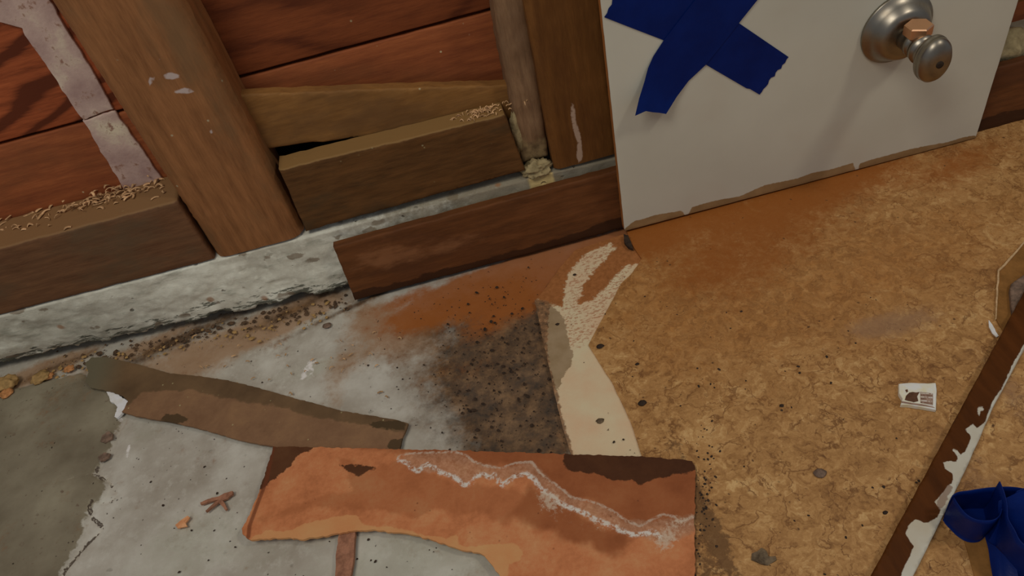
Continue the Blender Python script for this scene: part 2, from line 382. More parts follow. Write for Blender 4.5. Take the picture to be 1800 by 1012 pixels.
def vinyl():
    M = Mat('marbled_vinyl')
    w1 = M.noise(30, 4, .6, color=True); w2 = M.noise(120, 4, .65, color=True)
    v = M.vadd(M.vadd(M.co, w1, .045), w2, .010)
    sw = M.noise(52, 7, .66, v, 1.8); sw2 = M.noise(150, 5, .66, v, .8); big = M.noise(16, 4, .6)
    t_ = M.math('ADD', M.math('ADD', M.math('MULTIPLY', sw, .5), M.math('MULTIPLY', sw2, .3)), M.math('MULTIPLY', big, .2))
    base = M.ramp(t_, [(.36, A(74, 47, 25)), (.45, A(106, 75, 44)), (.53, A(122, 90, 57)), (.63, A(143, 114, 80))])
    # thin broken worm lines
    def line(scale, seed, wdt, src):
        n = M.noise(scale, 3, .6, M.map((1, 1, 1), (0, 0, 0), (seed, seed*2, 0), src), .6)
        return M.sstep(M.math('ABSOLUTE', M.math('SUBTRACT', n, .5)), wdt, .0)
    g1 = M.sstep(M.noise(52, 3, .6), .42, .56); g2 = M.sstep(M.noise(60, 3, .6, M.map((1, 1, 1), (0, 0, 0), (3, 3, 0))), .48, .62)
    l1 = M.math('MULTIPLY', line(34, 1.0, .012, M.vadd(M.co, w2, .008)), g1); l2 = M.math('MULTIPLY', line(70, 4.0, .018, M.vadd(M.co, w2, .006)), g2)
    e = M.vor(30, 'DISTANCE_TO_EDGE', v); l3 = M.math('MULTIPLY', M.sstep(e, .035, .0), M.sstep(M.noise(40, 2, .6, M.map((1, 1, 1), (0, 0, 0), (6, 1, 0))), .46, .56))
    for l_, k_ in ((l1, .85), (l2, .7), (l3, .75)): base = M.mix(M.math('MULTIPLY', l_, k_), base, A(74, 46, 22))
    nb = M.math('SUBTRACT', M.noise(30, 7, .7, M.map((1, 1, 1), (0, 0, 0), (1, 5, 0))), .5); nf = M.math('SUBTRACT', M.noise(190, 5, .7), .5)
    nn = M.math('ADD', M.math('MULTIPLY', nb, .8), M.math('MULTIPLY', nf, .9))
    tn = M.sstep(M.math('ADD', M.attr('tone'), nn), .0, 1.1)
    base = M.mix(M.math('MULTIPLY', tn, .8), base, M.ramp(sw2, [(.35, A(92, 58, 28)), (.65, A(118, 78, 40))]))
    st = M.sstep(M.math('ADD', M.attr('stain'), nn), .15, 1.05)
    base = M.mix(M.math('MULTIPLY', st, .94), base, A(96, 52, 15))
    pu = M.sstep(M.math('ADD', M.attr('mauve'), M.math('MULTIPLY', nf, 1.2)), .2, 1.0)
    base = M.mix(M.math('MULTIPLY', pu, .65), base, A(98, 74, 58))
    gr = M.sstep(M.math('ADD', M.attr('grit'), M.math('MULTIPLY', nf, 2.2)), .5, .9)
    base = M.mix(M.math('MULTIPLY', gr, .8), base, A(66, 44, 24))
    sp = M.sstep(M.vor(150, 'F1', M.vadd(M.co, M.noise(300, 2, .5, color=True), .003)), .17, .06)
    sg = M.sstep(M.noise(38, 4, .6, M.map((1, 1, 1), (0, 0, 0), (7, 3, 0))), .54, .60)
    base = M.mix(M.math('MULTIPLY', M.math('MULTIPLY', sp, sg), .85), base, A(48, 30, 16))
    hb = M.math('SUBTRACT', M.math('MULTIPLY', sw, .7), M.math('MULTIPLY', M.math('MAXIMUM', l1, l3), .3))
    return M.done(base, .60, hb, .25, .001, .35)
m_vinyl = vinyl()
def simple(name, c1, c2, scale=60, rough=.8, bstr=.3, spec=.2, c3=None, dist=.001):
    M = Mat(name); n = M.noise(scale, 6, .65); stops = [(.35, c1), (.62, c2)]
    if c3: stops.append((.8, c3))
    return M.done(M.ramp(n, stops), rough, n, bstr, dist, spec)
def backing():
    M = Mat('cream_backing'); nf = M.noise(260, 4, .7); 
    col = M.ramp(M.noise(40, 4, .5), [(.3, A(150, 128, 98)), (.7, A(162, 140, 110))])
    fib = M.math('MULTIPLY', M.sstep(M.math('ADD', M.attr('torn'), M.math('MULTIPLY', M.math('SUBTRACT', nf, .5), .02)), -.001, .004), M.sstep(M.noise(300, 5, .7, M.map((1, 2, 1))), .50, .58))
    col = M.mix(M.math('MULTIPLY', fib, .7), col, A(112, 76, 48))
    g = M.mask('grey', .0005, .0035, 240); col = M.mix(g, col, M.ramp(M.noise(90, 4, .5), [(.3, A(98, 88, 62)), (.7, A(108, 99, 74))]))
    o = M.mask('rusty', .0012, .0050, 260); col = M.mix(o, col, M.ramp(nf, [(.3, A(92, 60, 28)), (.7, A(112, 76, 40))]))
    ed = M.mask('edge', .0007, .0030, 260); col = M.mix(M.math('MULTIPLY', ed, .85), col, M.ramp(M.noise(220, 5, .7), [(.35, A(44, 32, 20)), (.55, A(92, 70, 44)), (.7, A(128, 106, 74))]))
    sp = M.sstep(M.vor(170, 'F1', M.vadd(M.co, M.noise(300, 2, .5, color=True), .003)), .13, .06); sg = M.sstep(M.noise(40, 3, .6), .52, .60)
    col = M.mix(M.math('MULTIPLY', M.math('MULTIPLY', sp, sg), .85), col, A(60, 44, 30))
    return M.done(col, .8, nf, .3, .0008, .2)
m_back = backing()

def hardboard():
    M = Mat('stained_hardboard'); nf = M.noise(300, 5, .75); nm = M.noise(34, 6, .6)
    col = M.ramp(M.math('ADD', M.math('MULTIPLY', nm, .7), M.math('MULTIPLY', nf, .3)), [(.32, A(112, 64, 36)), (.5, A(136, 82, 50)), (.66, A(150, 98, 64))])
    br = M.mask('brown', .004, .008, 60); col = M.mix(M.math('MULTIPLY', br, .8), col, M.ramp(nm, [(.3, A(88, 44, 20)), (.7, A(104, 56, 28))]))
    sc = M.mask('scallop', .0022, .0060, 90); col = M.mix(M.math('MULTIPLY', sc, .5), col, A(108, 60, 32))
    dk = M.mask('dark', .0006, .0035, 170); col = M.mix(M.math('MULTIPLY', dk, .92), col, M.ramp(nm, [(.3, A(32, 14, 4)), (.7, A(52, 28, 12))]))
    gy = M.mask('grey', .0015, .0030, 260); col = M.mix(M.math('MULTIPLY', gy, .65), col, M.ramp(nf, [(.35, A(104, 70, 48)), (.65, A(134, 100, 78))]))
    li = M.mask('light', .0006, .0022, 200); col = M.mix(M.math('MULTIPLY', li, .9), col, M.ramp(nm, [(.3, A(152, 92, 56)), (.7, A(164, 106, 68))]))
    wv = M.math('MULTIPLY', M.math('SUBTRACT', M.noise(240, 5, .75), .5), .0042)
    s1 = M.sstep(M.math('ADD', M.attr('salt'), wv), .0024, .0008)
    s2 = M.sstep(M.math('ADD', M.attr('salt_thin'), M.math('MULTIPLY', wv, .6)), .0013, .0004)
    col = M.mix(M.math('MULTIPLY', M.math('MULTIPLY', s1, M.sstep(nf, .40, .56)), .95), col, (1.0, .90, .78, 1))
    col = M.mix(M.math('MULTIPLY', M.math('MULTIPLY', s2, M.sstep(nf, .36, .5)), .65), col, (.85, .66, .50, 1))
    hz = M.sstep(M.math('ADD', M.attr('haze'), M.math('MULTIPLY', M.math('SUBTRACT', nf, .5), 2.2)), .4, .9); col = M.mix(M.math('MULTIPLY', hz, .7), col, A(146, 126, 108))
    fo = M.sstep(M.attr('fold'), .0022, .0008); col = M.mix(M.math('MULTIPLY', fo, .75), col, A(72, 34, 16))
    sp = M.sstep(M.vor(140, 'F1'), .12, .06); sg = M.sstep(M.noise(30, 3, .5), .58, .64)
    col = M.mix(M.math('MULTIPLY', M.math('MULTIPLY', sp, sg), .6), col, A(70, 36, 20))
    return M.done(col, .75, nf, .35, .0008, .25)
m_hard = hardboard()
def strip_mat():
    M = Mat('brown_underlay'); nf = M.noise(240, 5, .7); nm = M.noise(26, 6, .6)
    col = M.ramp(M.math('ADD', M.math('MULTIPLY', nm, .75), M.math('MULTIPLY', nf, .25)), [(.33, A(84, 56, 40)), (.52, A(98, 68, 50)), (.7, A(110, 78, 56))])
    up = M.mask('upper', .0012, .0050, 90); col = M.mix(M.math('MULTIPLY', up, .8), col, M.ramp(nm, [(.3, A(56, 40, 26)), (.7, A(80, 58, 40))]))
    dk = M.mask('dark', .0006, .003, 200); col = M.mix(M.math('MULTIPLY', dk, .85), col, A(50, 36, 22))
    gy = M.sstep(M.attr('dusty'), .2, .9); col = M.mix(M.math('MULTIPLY', gy, .75), col, A(76, 68, 56))
    sp = M.sstep(M.vor(120, 'F1'), .11, .05); sg = M.sstep(M.noise(40, 3, .5), .55, .6)
    col = M.mix(M.math('MULTIPLY', M.math('MULTIPLY', sp, sg), .6), col, A(150, 128, 96))
    return M.done(col, .75, nf, .3, .0008, .25)
m_strip = strip_mat()
def panel_mat():
    M = Mat('white_wallboard'); n = M.noise(8, 4, .5)
    col = M.ramp(n, [(.3, A(124, 117, 106)), (.7, A(134, 127, 116))])
    st = M.noise(6, 4, .6, M.map((1, 1, 1), (0, 0, 0), (2, 0, 5))); col = M.mix(M.math('MULTIPLY', M.sstep(st, .52, .68), .25), col, A(122, 106, 92))
    b = M.mask('bare', .00035, .0010, 300); pp = M.ramp(M.noise(70, 4, .5), [(.3, A(88, 66, 42)), (.7, A(102, 78, 52))])
    return M.done(M.mix(b, col, pp), .45, M.noise(60, 3, .5), .08, .001, .4)
m_panel = panel_mat()
def trim_mat():
    M = Mat('trim_stain_and_paint'); v = M.map((8, 1.5, 8), (0, 0, math.radians(-28)))
    col = M.ramp(M.noise(14, 5, .6, v), [(.3, A(44, 22, 6)), (.55, A(56, 29, 8)), (.75, A(64, 34, 11))])
    w_ = M.mask('white', .0003, .0008, 300); wc = M.ramp(M.noise(50, 3, .5), [(.3, A(134, 128, 114)), (.7, A(152, 147, 134))])
    g = M.mask('scrape', .0004, .0018, 350); wc2 = M.mix(M.math('MULTIPLY', g, .8), wc, A(96, 78, 66))
    return M.done(M.mix(w_, col, wc2), .42, M.noise(200, 3, .5), .12, .0008, .12)
m_trim = trim_mat()
def tape_mat():
    M = Mat('blue_tape'); v = M.noise(900, 2, .5, M.map((1, 1, .3)))
    n = M.noise(35, 4, .6)
    col = M.ramp(n, [(.3, (.010, .030, .23, 1)), (.7, (.016, .046, .33, 1))])
    return M.done(col, .42, M.math('ADD', M.math('MULTIPLY', v, .3), n), .25, .0012, .15)
m_tape = tape_mat()
def metal(name, col, rough):
    M = Mat(name); n = M.noise(60, 5, .6)
    c = M.mix(M.math('MULTIPLY', M.sstep(n, .45, .7), .45), col, (col[0]*.55, col[1]*.45, col[2]*.35, 1))
    return M.done(c, M.math('MULTIPLY_ADD', n, .25, rough), n, .06, .0006, .5, 1.0)
m_nickel = metal('tarnished_nickel', (.33, .295, .235, 1), .24)
m_copper = metal('copper', (.88, .50, .28, 1), .3)
m_darkhole = simple('screw_dark', A(20, 14, 10), A(34, 26, 18), 300)
m_cavity = simple('cavity_black', (.012, .010, .008, 1), (.022, .018, .014, 1), 40, .9)  # near-black, paints the shade inside the wall cavity
m_mortar = simple('lime_mortar', A(84, 74, 52), A(112, 100, 72), 90, .9, .9, .1, A(130, 120, 96), .002)
m_grit = simple('black_grit', A(22, 17, 13), A(38, 28, 20), 300)
m_grit2 = simple('brown_grit', A(34, 26, 18), A(62, 46, 32), 300)
m_shave = simple('pale_shaving', A(92, 70, 46), A(140, 112, 80), 160, .7, .3)
m_crumb = simple('rusty_plaster', A(96, 64, 36), A(128, 88, 54), 200, .9, .8, .1, A(148, 110, 74))
m_crumb2 = simple('dull_plaster', A(86, 68, 40), A(112, 88, 54), 200, .9, .8)
m_white = simple('white_plaster', A(136, 134, 126), A(176, 174, 166), 150, .85, .5)
m_torn = simple('torn_paper_edge', A(104, 84, 58), A(130, 108, 80), 200, .8)
m_stick = simple('splinter_brown', A(78, 52, 38), A(104, 72, 54), 180, .75, .5)
m_brownp = simple('brown_paper', A(72, 48, 20), A(94, 64, 30), 60, .7, .3)
m_dusk = simple('dusty_chip', A(54, 44, 36), A(84, 68, 56), 200, .85, .5)
m_leaf = simple('dark_leaf', A(42, 34, 24), A(74, 62, 46), 200, .7, .6)
m_orange = simple('orange_flake', A(124, 80, 50), A(150, 104, 72), 180, .8, .4)

# ================================================================ THE SETTING
# floor: concrete slab with real relief
fx = np.concatenate([np.arange(-.95, -.50, .02), np.arange(-.50, .07, .0016), np.arange(.07, .95, .012)])
fy = np.concatenate([np.arange(-.95, -.34, .02), np.arange(-.34, .028, .0016), np.arange(.028, .10, .01)])
GX, GY = np.meshgrid(fx, fy); P = np.c_[GX.ravel(), GY.ravel()]
coat = fl([(140, 655), (165, 668), (190, 690), (212, 712), (210, 742), (198, 765), (190, 790), (172, 815), (163, 830), (185, 850), (178, 872), (150, 900), (140, 945), (115, 985), (95, 1020), (60, 1090), (-200, 1090), (-220, 720), (0, 690), (70, 672)])
crack1 = fl([(205, 700), (210, 742), (190, 790), (163, 832), (190, 845), (203, 868), (188, 880), (160, 880), (155, 905), (178, 925), (152, 950), (135, 970), (110, 1000), (95, 1030)])
crack2 = fl([(80, 850), (120, 842), (163, 830)])
at = {}
at['coat'] = sdf(P, coat); at['crack'] = np.minimum(poly_dist(P, crack1), poly_dist(P, crack2)+.0012)
at['pale'] = blobs(P, fblobs([(330, 960, 160, 60, .7, 0), (700, 990, 200, 60, .8, 0), (250, 760, 50, 60, .5, 0), (520, 650, 120, 22, .45, -8), (670, 720, 100, 34, .25, 0), (780, 800, 110, 40, .5, 0), (560, 640, 40, 12, .6, 30)]))
at['rust'] = blobs(P, fblobs([(650, 560, 60, 40, .8, 0), (600, 640, 60, 30, .6, 40), (720, 590, 80, 30, .6, 0), (400, 600, 110, 16, .75, 15), (300, 620, 130, 20, .9, 15), (520, 555, 100, 20, 1.0, 15), (40, 660, 130, 22, 1.0, 8), (700, 560, 80, 60, .6, 0), (760, 640, 60, 60, .5, 0), (420, 600, 180, 26, .7, 14), (480, 552, 130, 20, 1.1, 15), (250, 606, 150, 16, 1.1, 15), (90, 640, 120, 14, .9, 14), (590, 700, 20, 30, .5, 0), (330, 660, 120, 30, .4, 0)]))
at['orange'] = blobs(P, fblobs([(860, 500, 110, 36, 1.1, 15), (960, 470, 100, 36, 1.5, 15), (760, 535, 110, 34, 1.1, 15), (920, 530, 60, 30, .7, 0), (1040, 440, 90, 26, 1.3, 10), (1060, 420, 60, 10, 1.0, 12), (880, 470, 200, 14, .9, 14), (850, 570, 60, 30, .6, 0), (700, 525, 70, 12, .6, 15)]))
at['damp'] = blobs(P, fblobs([(880, 630, 100, 75, 1.0, 0), (905, 740, 90, 70, 1.1, 0), (930, 580, 50, 80, .8, 0), (830, 640, 110, 110, .55, 0), (820, 530, 140, 45, .6, 10), (960, 690, 30, 120, .6, 0), (850, 795, 260, 8, .6, 0), (640, 525, 150, 6, .8, 15), (300, 598, 200, 12, .7, 15), (500, 548, 120, 12, .75, 15), (100, 640, 130, 10, .7, 14), (330, 590, 300, 18, .3, 15)]))
at['chalk'] = blobs(P, fblobs([(213, 715, 9, 26, 1.0, 0), (222, 790, 6, 22, .7, 0), (545, 640, 14, 22, .7, 0), (530, 655, 10, 12, .6, 0)]))
zz = -.0028*np.clip(-(at['coat'])/.0015, 0, 1)+0.0
nz = np.array([mn.noise(Vector((x*9, y*9, 1)))*.0012+mn.noise(Vector((x*60, y*60, 3)))*.0005 for x, y in P])
zz = zz+nz-.0014*np.clip(1-at['crack']/.002, 0, 1)
zz = np.where(P[:, 0] > .0, np.minimum(zz, -.001), zz)
nxx, nyy = len(fx), len(fy)
idx = np.arange(nxx*nyy).reshape(nyy, nxx)
quads = np.c_[idx[:-1, :-1].ravel(), idx[:-1, 1:].ravel(), idx[1:, 1:].ravel(), idx[1:, :-1].ravel()]
me = bpy.data.meshes.new('floor'); me.vertices.add(len(P)); me.vertices.foreach_set('co', np.c_[P, zz].ravel().astype(np.float32))
me.loops.add(quads.size); me.loops.foreach_set('vertex_index', quads.ravel().astype(np.int32)); me.polygons.add(len(quads))
me.polygons.foreach_set('loop_start', np.arange(0, quads.size, 4, dtype=np.int32)); me.polygons.foreach_set('loop_total', np.full(len(quads), 4, np.int32))
for k, a in at.items():
    q = me.attributes.new(k, 'FLOAT', 'POINT'); q.data.foreach_set('value', a.astype(np.float32))
me.update(calc_edges=True); me.validate(); me.polygons.foreach_set('use_smooth', np.ones(len(quads), bool))
floor = struct(link(me, 'floor', m_floor))

# wall: sheathing boards, black sheet for the cavity's shade, concrete curb
wall = empty_struct('wall_back', (0, .04, 0))
def rect(x0, x1, z0, z1): return [(x0, z0), (x1, z0), (x1, z1), (x0, z1)]
def sheath(x0, x1, z0, z1, mat, seed, sp=.012):
    return slab('plank', dens(rect(x0, x1, z0, z1), .01, .0003, seed), 'y', .04, .02, mat, wall, sp, r=.0012, seed=seed)
sheath(-.95, -.2, .125, .1950, m_red2, 1)
sheath(-.1985, .10, .136, .1960, m_red2, 2)
sheath(.102, .95, .02, .1965, m_red2, 3)
sheath(-.95, -.2, .1974, .335, m_red3, 4)
sheath(-.1985, .95, .1988, .335, m_red, 5)
sheath(-.95, .95, .3365, .475, m_red2, 6)
sheath(-.95, .95, .4765, .615, m_red, 7)
slab('cavity_shade_sheet', dens(rect(-.95, .95, .0, .62), .05), 'y', .085, .004, m_cavity, wall, .06)  # added black sheet standing in for the shade behind the gaps
for u0, u1 in ((0, 0),):
    pass
# painted band on the sheathing left of the thick stud: two pieces split on the plank joint
bt = [(0, 40), (-45, -20), (-90, -110), (-210, -420), (-120, -460), (-20, -200), (30, -90), (75, -20), (110, 40), (140, 90), (170, 140), (200, 193), (145, 212), (110, 160), (70, 100), (35, 50)]
bb = [(146, 214), (201, 195), (250, 265), (290, 322), (315, 370), (240, 385), (222, 340), (185, 280)]
for i, q in enumerate((bt, bb)):
    slab('painted_strip', dens(wl(q, .037), .003, .0012, 10+i), 'y', .0375, .0024, m_band, wall, .004, r=.0008, rough=.0003, seed=20+i)

# curb
cx = np.arange(-.95, .951, .0025); cz = np.concatenate([np.array([0, .003, .006]), np.arange(.0085, .0665, .0022)])
def curb_top(x): return np.interp(x, [-.95, -.42, -.234, -.157, .06, .11, .3, .95], [.0722, .0716, .069, .068, .0658, .063, .063, .063])-.0008
CX, CZ = np.meshgrid(cx, cz); V = []; low = []; lime = []; shade_dirt = []
for x, z in zip(CX.ravel(), CZ.ravel()):
    t = z/.0665; top = float(curb_top(x)); zz_ = t*top
    yb = float(np.interp(x, [-.95, -.476, -.15, -.1, .95], [.030, .0185, -.008, -.008, -.008]))
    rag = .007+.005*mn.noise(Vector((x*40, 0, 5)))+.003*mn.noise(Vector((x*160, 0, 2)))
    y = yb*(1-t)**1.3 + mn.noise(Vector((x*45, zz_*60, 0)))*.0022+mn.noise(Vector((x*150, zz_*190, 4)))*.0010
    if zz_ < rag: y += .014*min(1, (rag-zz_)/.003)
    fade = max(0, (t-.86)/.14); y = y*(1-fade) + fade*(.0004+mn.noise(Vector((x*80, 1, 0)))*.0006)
    V.append((x, y, zz_)); low.append(max(0, 1-(zz_-rag)/.036)); lime.append(math.exp(-((x-.048)/.018)**2)*.9*max(0, min(1, (zz_-.045)/.01))); shade_dirt.append(float(np.interp(x, [-.20, -.08, .03, .9], [0, .7, 1.0, 1.0])))
n0 = len(V); nx_ = len(cx); nz_ = len(cz)
for k, yy in enumerate((.02, .062)):
    for x in cx: V.append((x, yy, float(curb_top(x))+mn.noise(Vector((x*60, yy*50, 3)))*.0004-.0002)); low.append(0); lime.append(0); shade_dirt.append(.55+float(np.interp(x, [-.20, -.08, .03, .9], [0, .4, .5, .5])))
Fq = [(j*nx_+i, j*nx_+i+1, (j+1)*nx_+i+1, (j+1)*nx_+i) for j in range(nz_+1) for i in range(nx_-1)]
curb = struct(mesh_obj('trim_1', V, Fq, m_curb, None, {'low': low, 'lime': lime, 'shade_dirt': shade_dirt}))

# vinyl flooring: cream backing felt with the marbled wear layer over it
vin = thing('vinyl_flooring', 'tan marbled vinyl floor covering with a torn cream left edge, under the white panel', 'flooring', (.25, -.25, 0))
back_poly = fl([(940, 528), (960, 505), (985, 470), (1010, 440), (1045, 428), (1095, 412), (1300, 380), (1300, 900), (1000, 870), (1003, 797), (985, 735), (968, 660), (955, 600)], .0012)
bp = back_poly
tornp = fl([(1040, 430), (1080, 432), (1120, 465), (1085, 520), (1045, 590), (1030, 608), (1000, 612), (985, 560), (992, 520), (1005, 470)], .0012)
greyp = fl([(938, 526), (965, 528), (978, 545), (992, 560), (998, 590), (1008, 625), (1002, 645), (990, 660), (982, 685), (972, 690), (950, 600)], .0012)
topp = fl([(900, 400), (1180, 390), (1140, 470), (1100, 500), (1060, 535), (1040, 528), (1010, 536), (990, 540), (965, 534), (935, 525)], .0012)
strA = fl([(1072, 428), (1082, 434), (1062, 458), (1036, 486), (1024, 500), (1022, 520), (1012, 536), (990, 540), (994, 500), (1000, 476), (1018, 456), (1040, 440)], .0012)
strB = fl([(1124, 462), (1116, 476), (1095, 500), (1080, 530), (1060, 560), (1030, 580), (990, 560), (990, 534), (1012, 538), (1040, 527), (1064, 506), (1082, 486), (1100, 466)], .0012)
rustp = fl([(1085, 425), (1110, 440), (1095, 470), (1075, 480), (1060, 510), (1035, 530), (1010, 533), (1022, 505), (1045, 470), (1070, 440)], .0012)
rust2 = fl([(935, 520), (960, 500), (985, 465), (1010, 436), (1042, 428), (1030, 445), (1005, 478), (1000, 505), (990, 535), (965, 532)], .0012)
edgep = fl([(930, 524), (966, 530), (962, 600), (966, 645), (980, 690), (992, 745), (1003, 780), (1008, 805), (975, 805), (950, 700)], .0012)
slab('backing_layer', dens(bp, .002, .0006, 3), 'z', .0012, .0035, m_back, vin, .003, rough=.00015, seed=4,
     attrs={'torn': lambda p: sdf(p, tornp), 'grey': lambda p: sdf(p, greyp), 'rusty': lambda p: np.minimum(sdf(p, topp), -np.maximum(sdf(p, strA), sdf(p, strB))), 'edge': lambda p: sdf(p, edgep)})
wpoly = fl([(1108, 425), (1128, 455), (1112, 478), (1092, 498), (1070, 540), (1045, 585), (1034, 606), (1052, 635), (1075, 670), (1092, 705), (1108, 740), (1120, 775), (1128, 802), (1135, 830), (1150, 1100), (2000, 1100)], .0024)
wpoly = [(q[0], q[1]) for q in wpoly[:-2]]+[(.12, -.90), (.92, -.90), (.92, .02), (.30, .015), (.112, -.0095)]
def vat():
    s = fblobs([(1200, 380, 170, 60, 1.0, 15), (1450, 330, 230, 55, 1.1, 15), (1700, 290, 150, 40, .7, 15), (1350, 450, 170, 60, .55, 15), (1110, 430, 60, 40, .6, 0), (1240, 480, 90, 60, .45, 0)])
    t = fblobs([(1150, 520, 110, 130, .8, 0), (1400, 520, 220, 90, .75, 10), (1650, 420, 200, 90, .6, 10), (1500, 620, 200, 60, .25, 0)])
    m = fblobs([(1580, 572, 75, 22, 1.0, 0), (1770, 690, 30, 60, .7, 0), (1700, 830, 40, 60, .6, 0), (1520, 580, 40, 14, .5, 0)])
    g = fblobs([(1236, 900, 14, 90, 1.0, 0), (1232, 1000, 10, 60, 1.0, 0), (1165, 780, 30, 30, .3, 0), (1260, 960, 30, 60, .45, 0)])
    return s, t, m, g
S_, T_, M_, G_ = vat()
slab('wear_layer', dens(wpoly, .004, .0004, 6), 'z', .0024, .0012, m_vinyl, vin, .006, rough=.00025, seed=9,
     attrs={'stain': lambda p: blobs(p, S_), 'tone': lambda p: blobs(p, T_), 'mauve': lambda p: blobs(p, M_), 'grit': lambda p: blobs(p, G_)})

# ================================================================ FRAMING
def upright(name, x0, x1, z0, z1, mat, marks, r, seed, x0t=None, x1t=None):
    x0t = x0 if x0t is None else x0t; x1t = x1 if x1t is None else x1t
    o = dens([(x0, z0), (x1, z0), (x1t, z1), (x0t, z1)], .004, .0004, seed)
    n2 = [wl(q, 0) for q in marks]
    def mk(p):
        b = np.full(len(p), -1.0)
        for q in n2: b = np.maximum(b, sdf(p, q))
        return b
    def hh(p):
        t = np.clip(np.minimum(p[:, 0]-x0, x1-p[:, 0])/r, 0, 1); return -r*.85*(1-np.sqrt(np.clip(1-(1-t)**2, 0, 1)))
    return slab(name, o, 'y', -.0006, .0396, mat, None, .0032, h=hh, attrs={'mark': mk}, rough=.0004, seed=seed)
s1 = upright('wall_stud', -.2345, -.1572, .0692, .60, m_stud,
             [[(288, 130), (300, 126), (322, 133), (305, 139), (290, 138)], [(305, 160), (325, 153), (345, 159), (328, 164), (310, 163)], [(262, 138), (270, 129), (272, 138), (262, 152)],
              [(368, 228), (374, 226), (373, 236), (369, 234)], [(278, 100), (284, 100), (284, 103), (278, 103)]], .012, 31, -.236, -.1572)
tag(s1, 'thick round-edged brown stud rising from the grey curb at left, two white nicks', 'stud')
s2 = upright('wall_stud', .0606, .1165, .0668, .60, m_stud2,
             [[(1004, 178), (1009, 185), (1013, 215), (1021, 240), (1024, 275), (1018, 287), (1013, 275), (1015, 250), (1008, 230), (1003, 200)]], .004, 33)
tag(s2, 'dark brown stud beside the white panel with one long white scratch', 'stud')
s3 = upright('wall_stud', .445, .497, .108, .60, m_stud2, [[(1790, 2), (1791, 2), (1791, 3)]], .004, 35)
tag(s3, 'ochre stud end in the top right corner beyond the white panel', 'stud')
bl1 = slab('blocking_board', dens([(-.62, .0735), (-.2355, .0686), (-.2355, .1325), (-.62, .1350)], .004, .0005, 41), 'y', 0, .0392, m_block, None, .004, r=.0022, rough=.0006, seed=41)
tag(bl1, 'dusty umber block between studs at far left, wood shavings on its top ledge', 'board')
q = wl([(491, 299), (600, 272), (700, 248), (800, 223), (886, 202), (893, 214), (905, 250), (924, 300), (800, 334), (700, 362), (600, 390), (537, 408), (515, 355)], 0)
bl2 = slab('blocking_board', dens(q, .004, .0007, 43), 'y', 0, .0195, m_block2, None, .0035, r=.0018, rough=.0008, seed=43)
tag(bl2, 'weathered brown block resting on the curb right of the thick stud', 'board')
q = wl([(408, 168), (500, 164), (700, 156), (900, 150), (925, 185), (905, 225), (640, 242), (540, 252), (470, 262), (452, 252)], .0205)
ub = slab('blocking_board', dens(q, .004, .0007, 45), 'y', .0205, .0095, m_upboard, None, .0035, r=.0016, rough=.0008, seed=45)
tag(ub, 'light tan tilted board wedged above the weathered brown block', 'board')
q = wl([(740, -700), (815, -700), (845, -500), (907, -110), (925, 0), (935, 70), (950, 160), (960, 230), (966, 276), (918, 289), (905, 230), (893, 150), (880, 90), (868, 0), (845, -110), (780, -500)], .010)
ba = slab('batten', dens(q, .004, .0008, 47), 'y', .010, .0295, m_lath, None, .003, r=.0045, rough=.0012, seed=47)
tag(ba, 'narrow greyish batten standing just left of the dark brown stud', 'batten')

# mortar lumps on the curb under the batten
def lump(name, c, r, mat, seed, parent=None, sub=3, amp=.35, freq=1.6):
    bm = bmesh.new(); bmesh.ops.create_icosphere(bm, subdivisions=sub, radius=1)
    for v in bm.verts:
        k = 1+amp*mn.noise(v.co*freq+Vector((seed*5.1, seed, 0)))+amp*.5*mn.noise(v.co*freq*3+Vector((seed, 0, 3)))
        v.co = Vector((v.co.x*r[0]*k, v.co.y*r[1]*k, v.co.z*r[2]*k))+Vector([float(q) for q in c])
    vs_ = [tuple(v.co) for v in bm.verts]; fs = [tuple(v.index for v in f.verts) for f in bm.faces]; bm.free()
    return mesh_obj(name, vs_, fs, mat, parent)
c = hit(943, 300, 1, .006)
l1 = lump('mortar_lump', (c[0], .006, .0690), (.0130, .0085, .0072), m_mortar, 1.3, sub=4, amp=.5, freq=2.2); tag(l1, 'crumbly yellowish mortar lump under the foot of the narrow batten', 'mortar')
c = hit(1790, 95, 1, -.001)
l2 = lump('mortar_lump', (c[0]-.012, .012, c[2]), (.030, .014, .017), m_mortar, 4.3); tag(l2, 'grey mortar lump at top right beyond the white panel', 'mortar')
mblk = lump('mortar_lump', hit(908, 232, 1, .014), (.0045, .006, .022), m_mortar, 7.7); tag(mblk, 'rough mortar crumbs in the gap left of the narrow batten', 'mortar')

# loose board leaning on the curb
def plank_board():
    xs0 = -.137; Ln = dens([(xs0, 0), (.62, 0), (.62, .0575), (xs0+.001, .0575)], .004, .0006, 51)
    # build flat then lean
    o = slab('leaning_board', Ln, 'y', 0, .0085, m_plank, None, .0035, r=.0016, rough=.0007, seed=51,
             attrs={'foot_dark': lambda p: np.clip(1-(p[:, 1]-.001)/np.interp(p[:, 0], [-.137, -.05, .1, .6], [.015, .014, .013, .016]), 0, 1)+np.interp(p[:, 0], [.04, .10, .6], [0, .35, .35]),
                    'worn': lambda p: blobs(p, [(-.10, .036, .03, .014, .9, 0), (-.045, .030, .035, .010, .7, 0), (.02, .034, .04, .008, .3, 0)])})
    me = o.data; off = np.array(o.location); co = np.empty(len(me.vertices)*3); me.vertices.foreach_get('co', co); co = co.reshape(-1, 3)+off
    a = math.atan2(.0095, .0575); y, z = co[:, 1].copy(), co[:, 2].copy()
    co[:, 1] = -.0222+y*math.cos(a)+z*math.sin(a); co[:, 2] = .0006+z*math.cos(a)-y*math.sin(a)*.6+.0012
    me.vertices.foreach_set('co', (co-off).ravel()); me.update(); return o
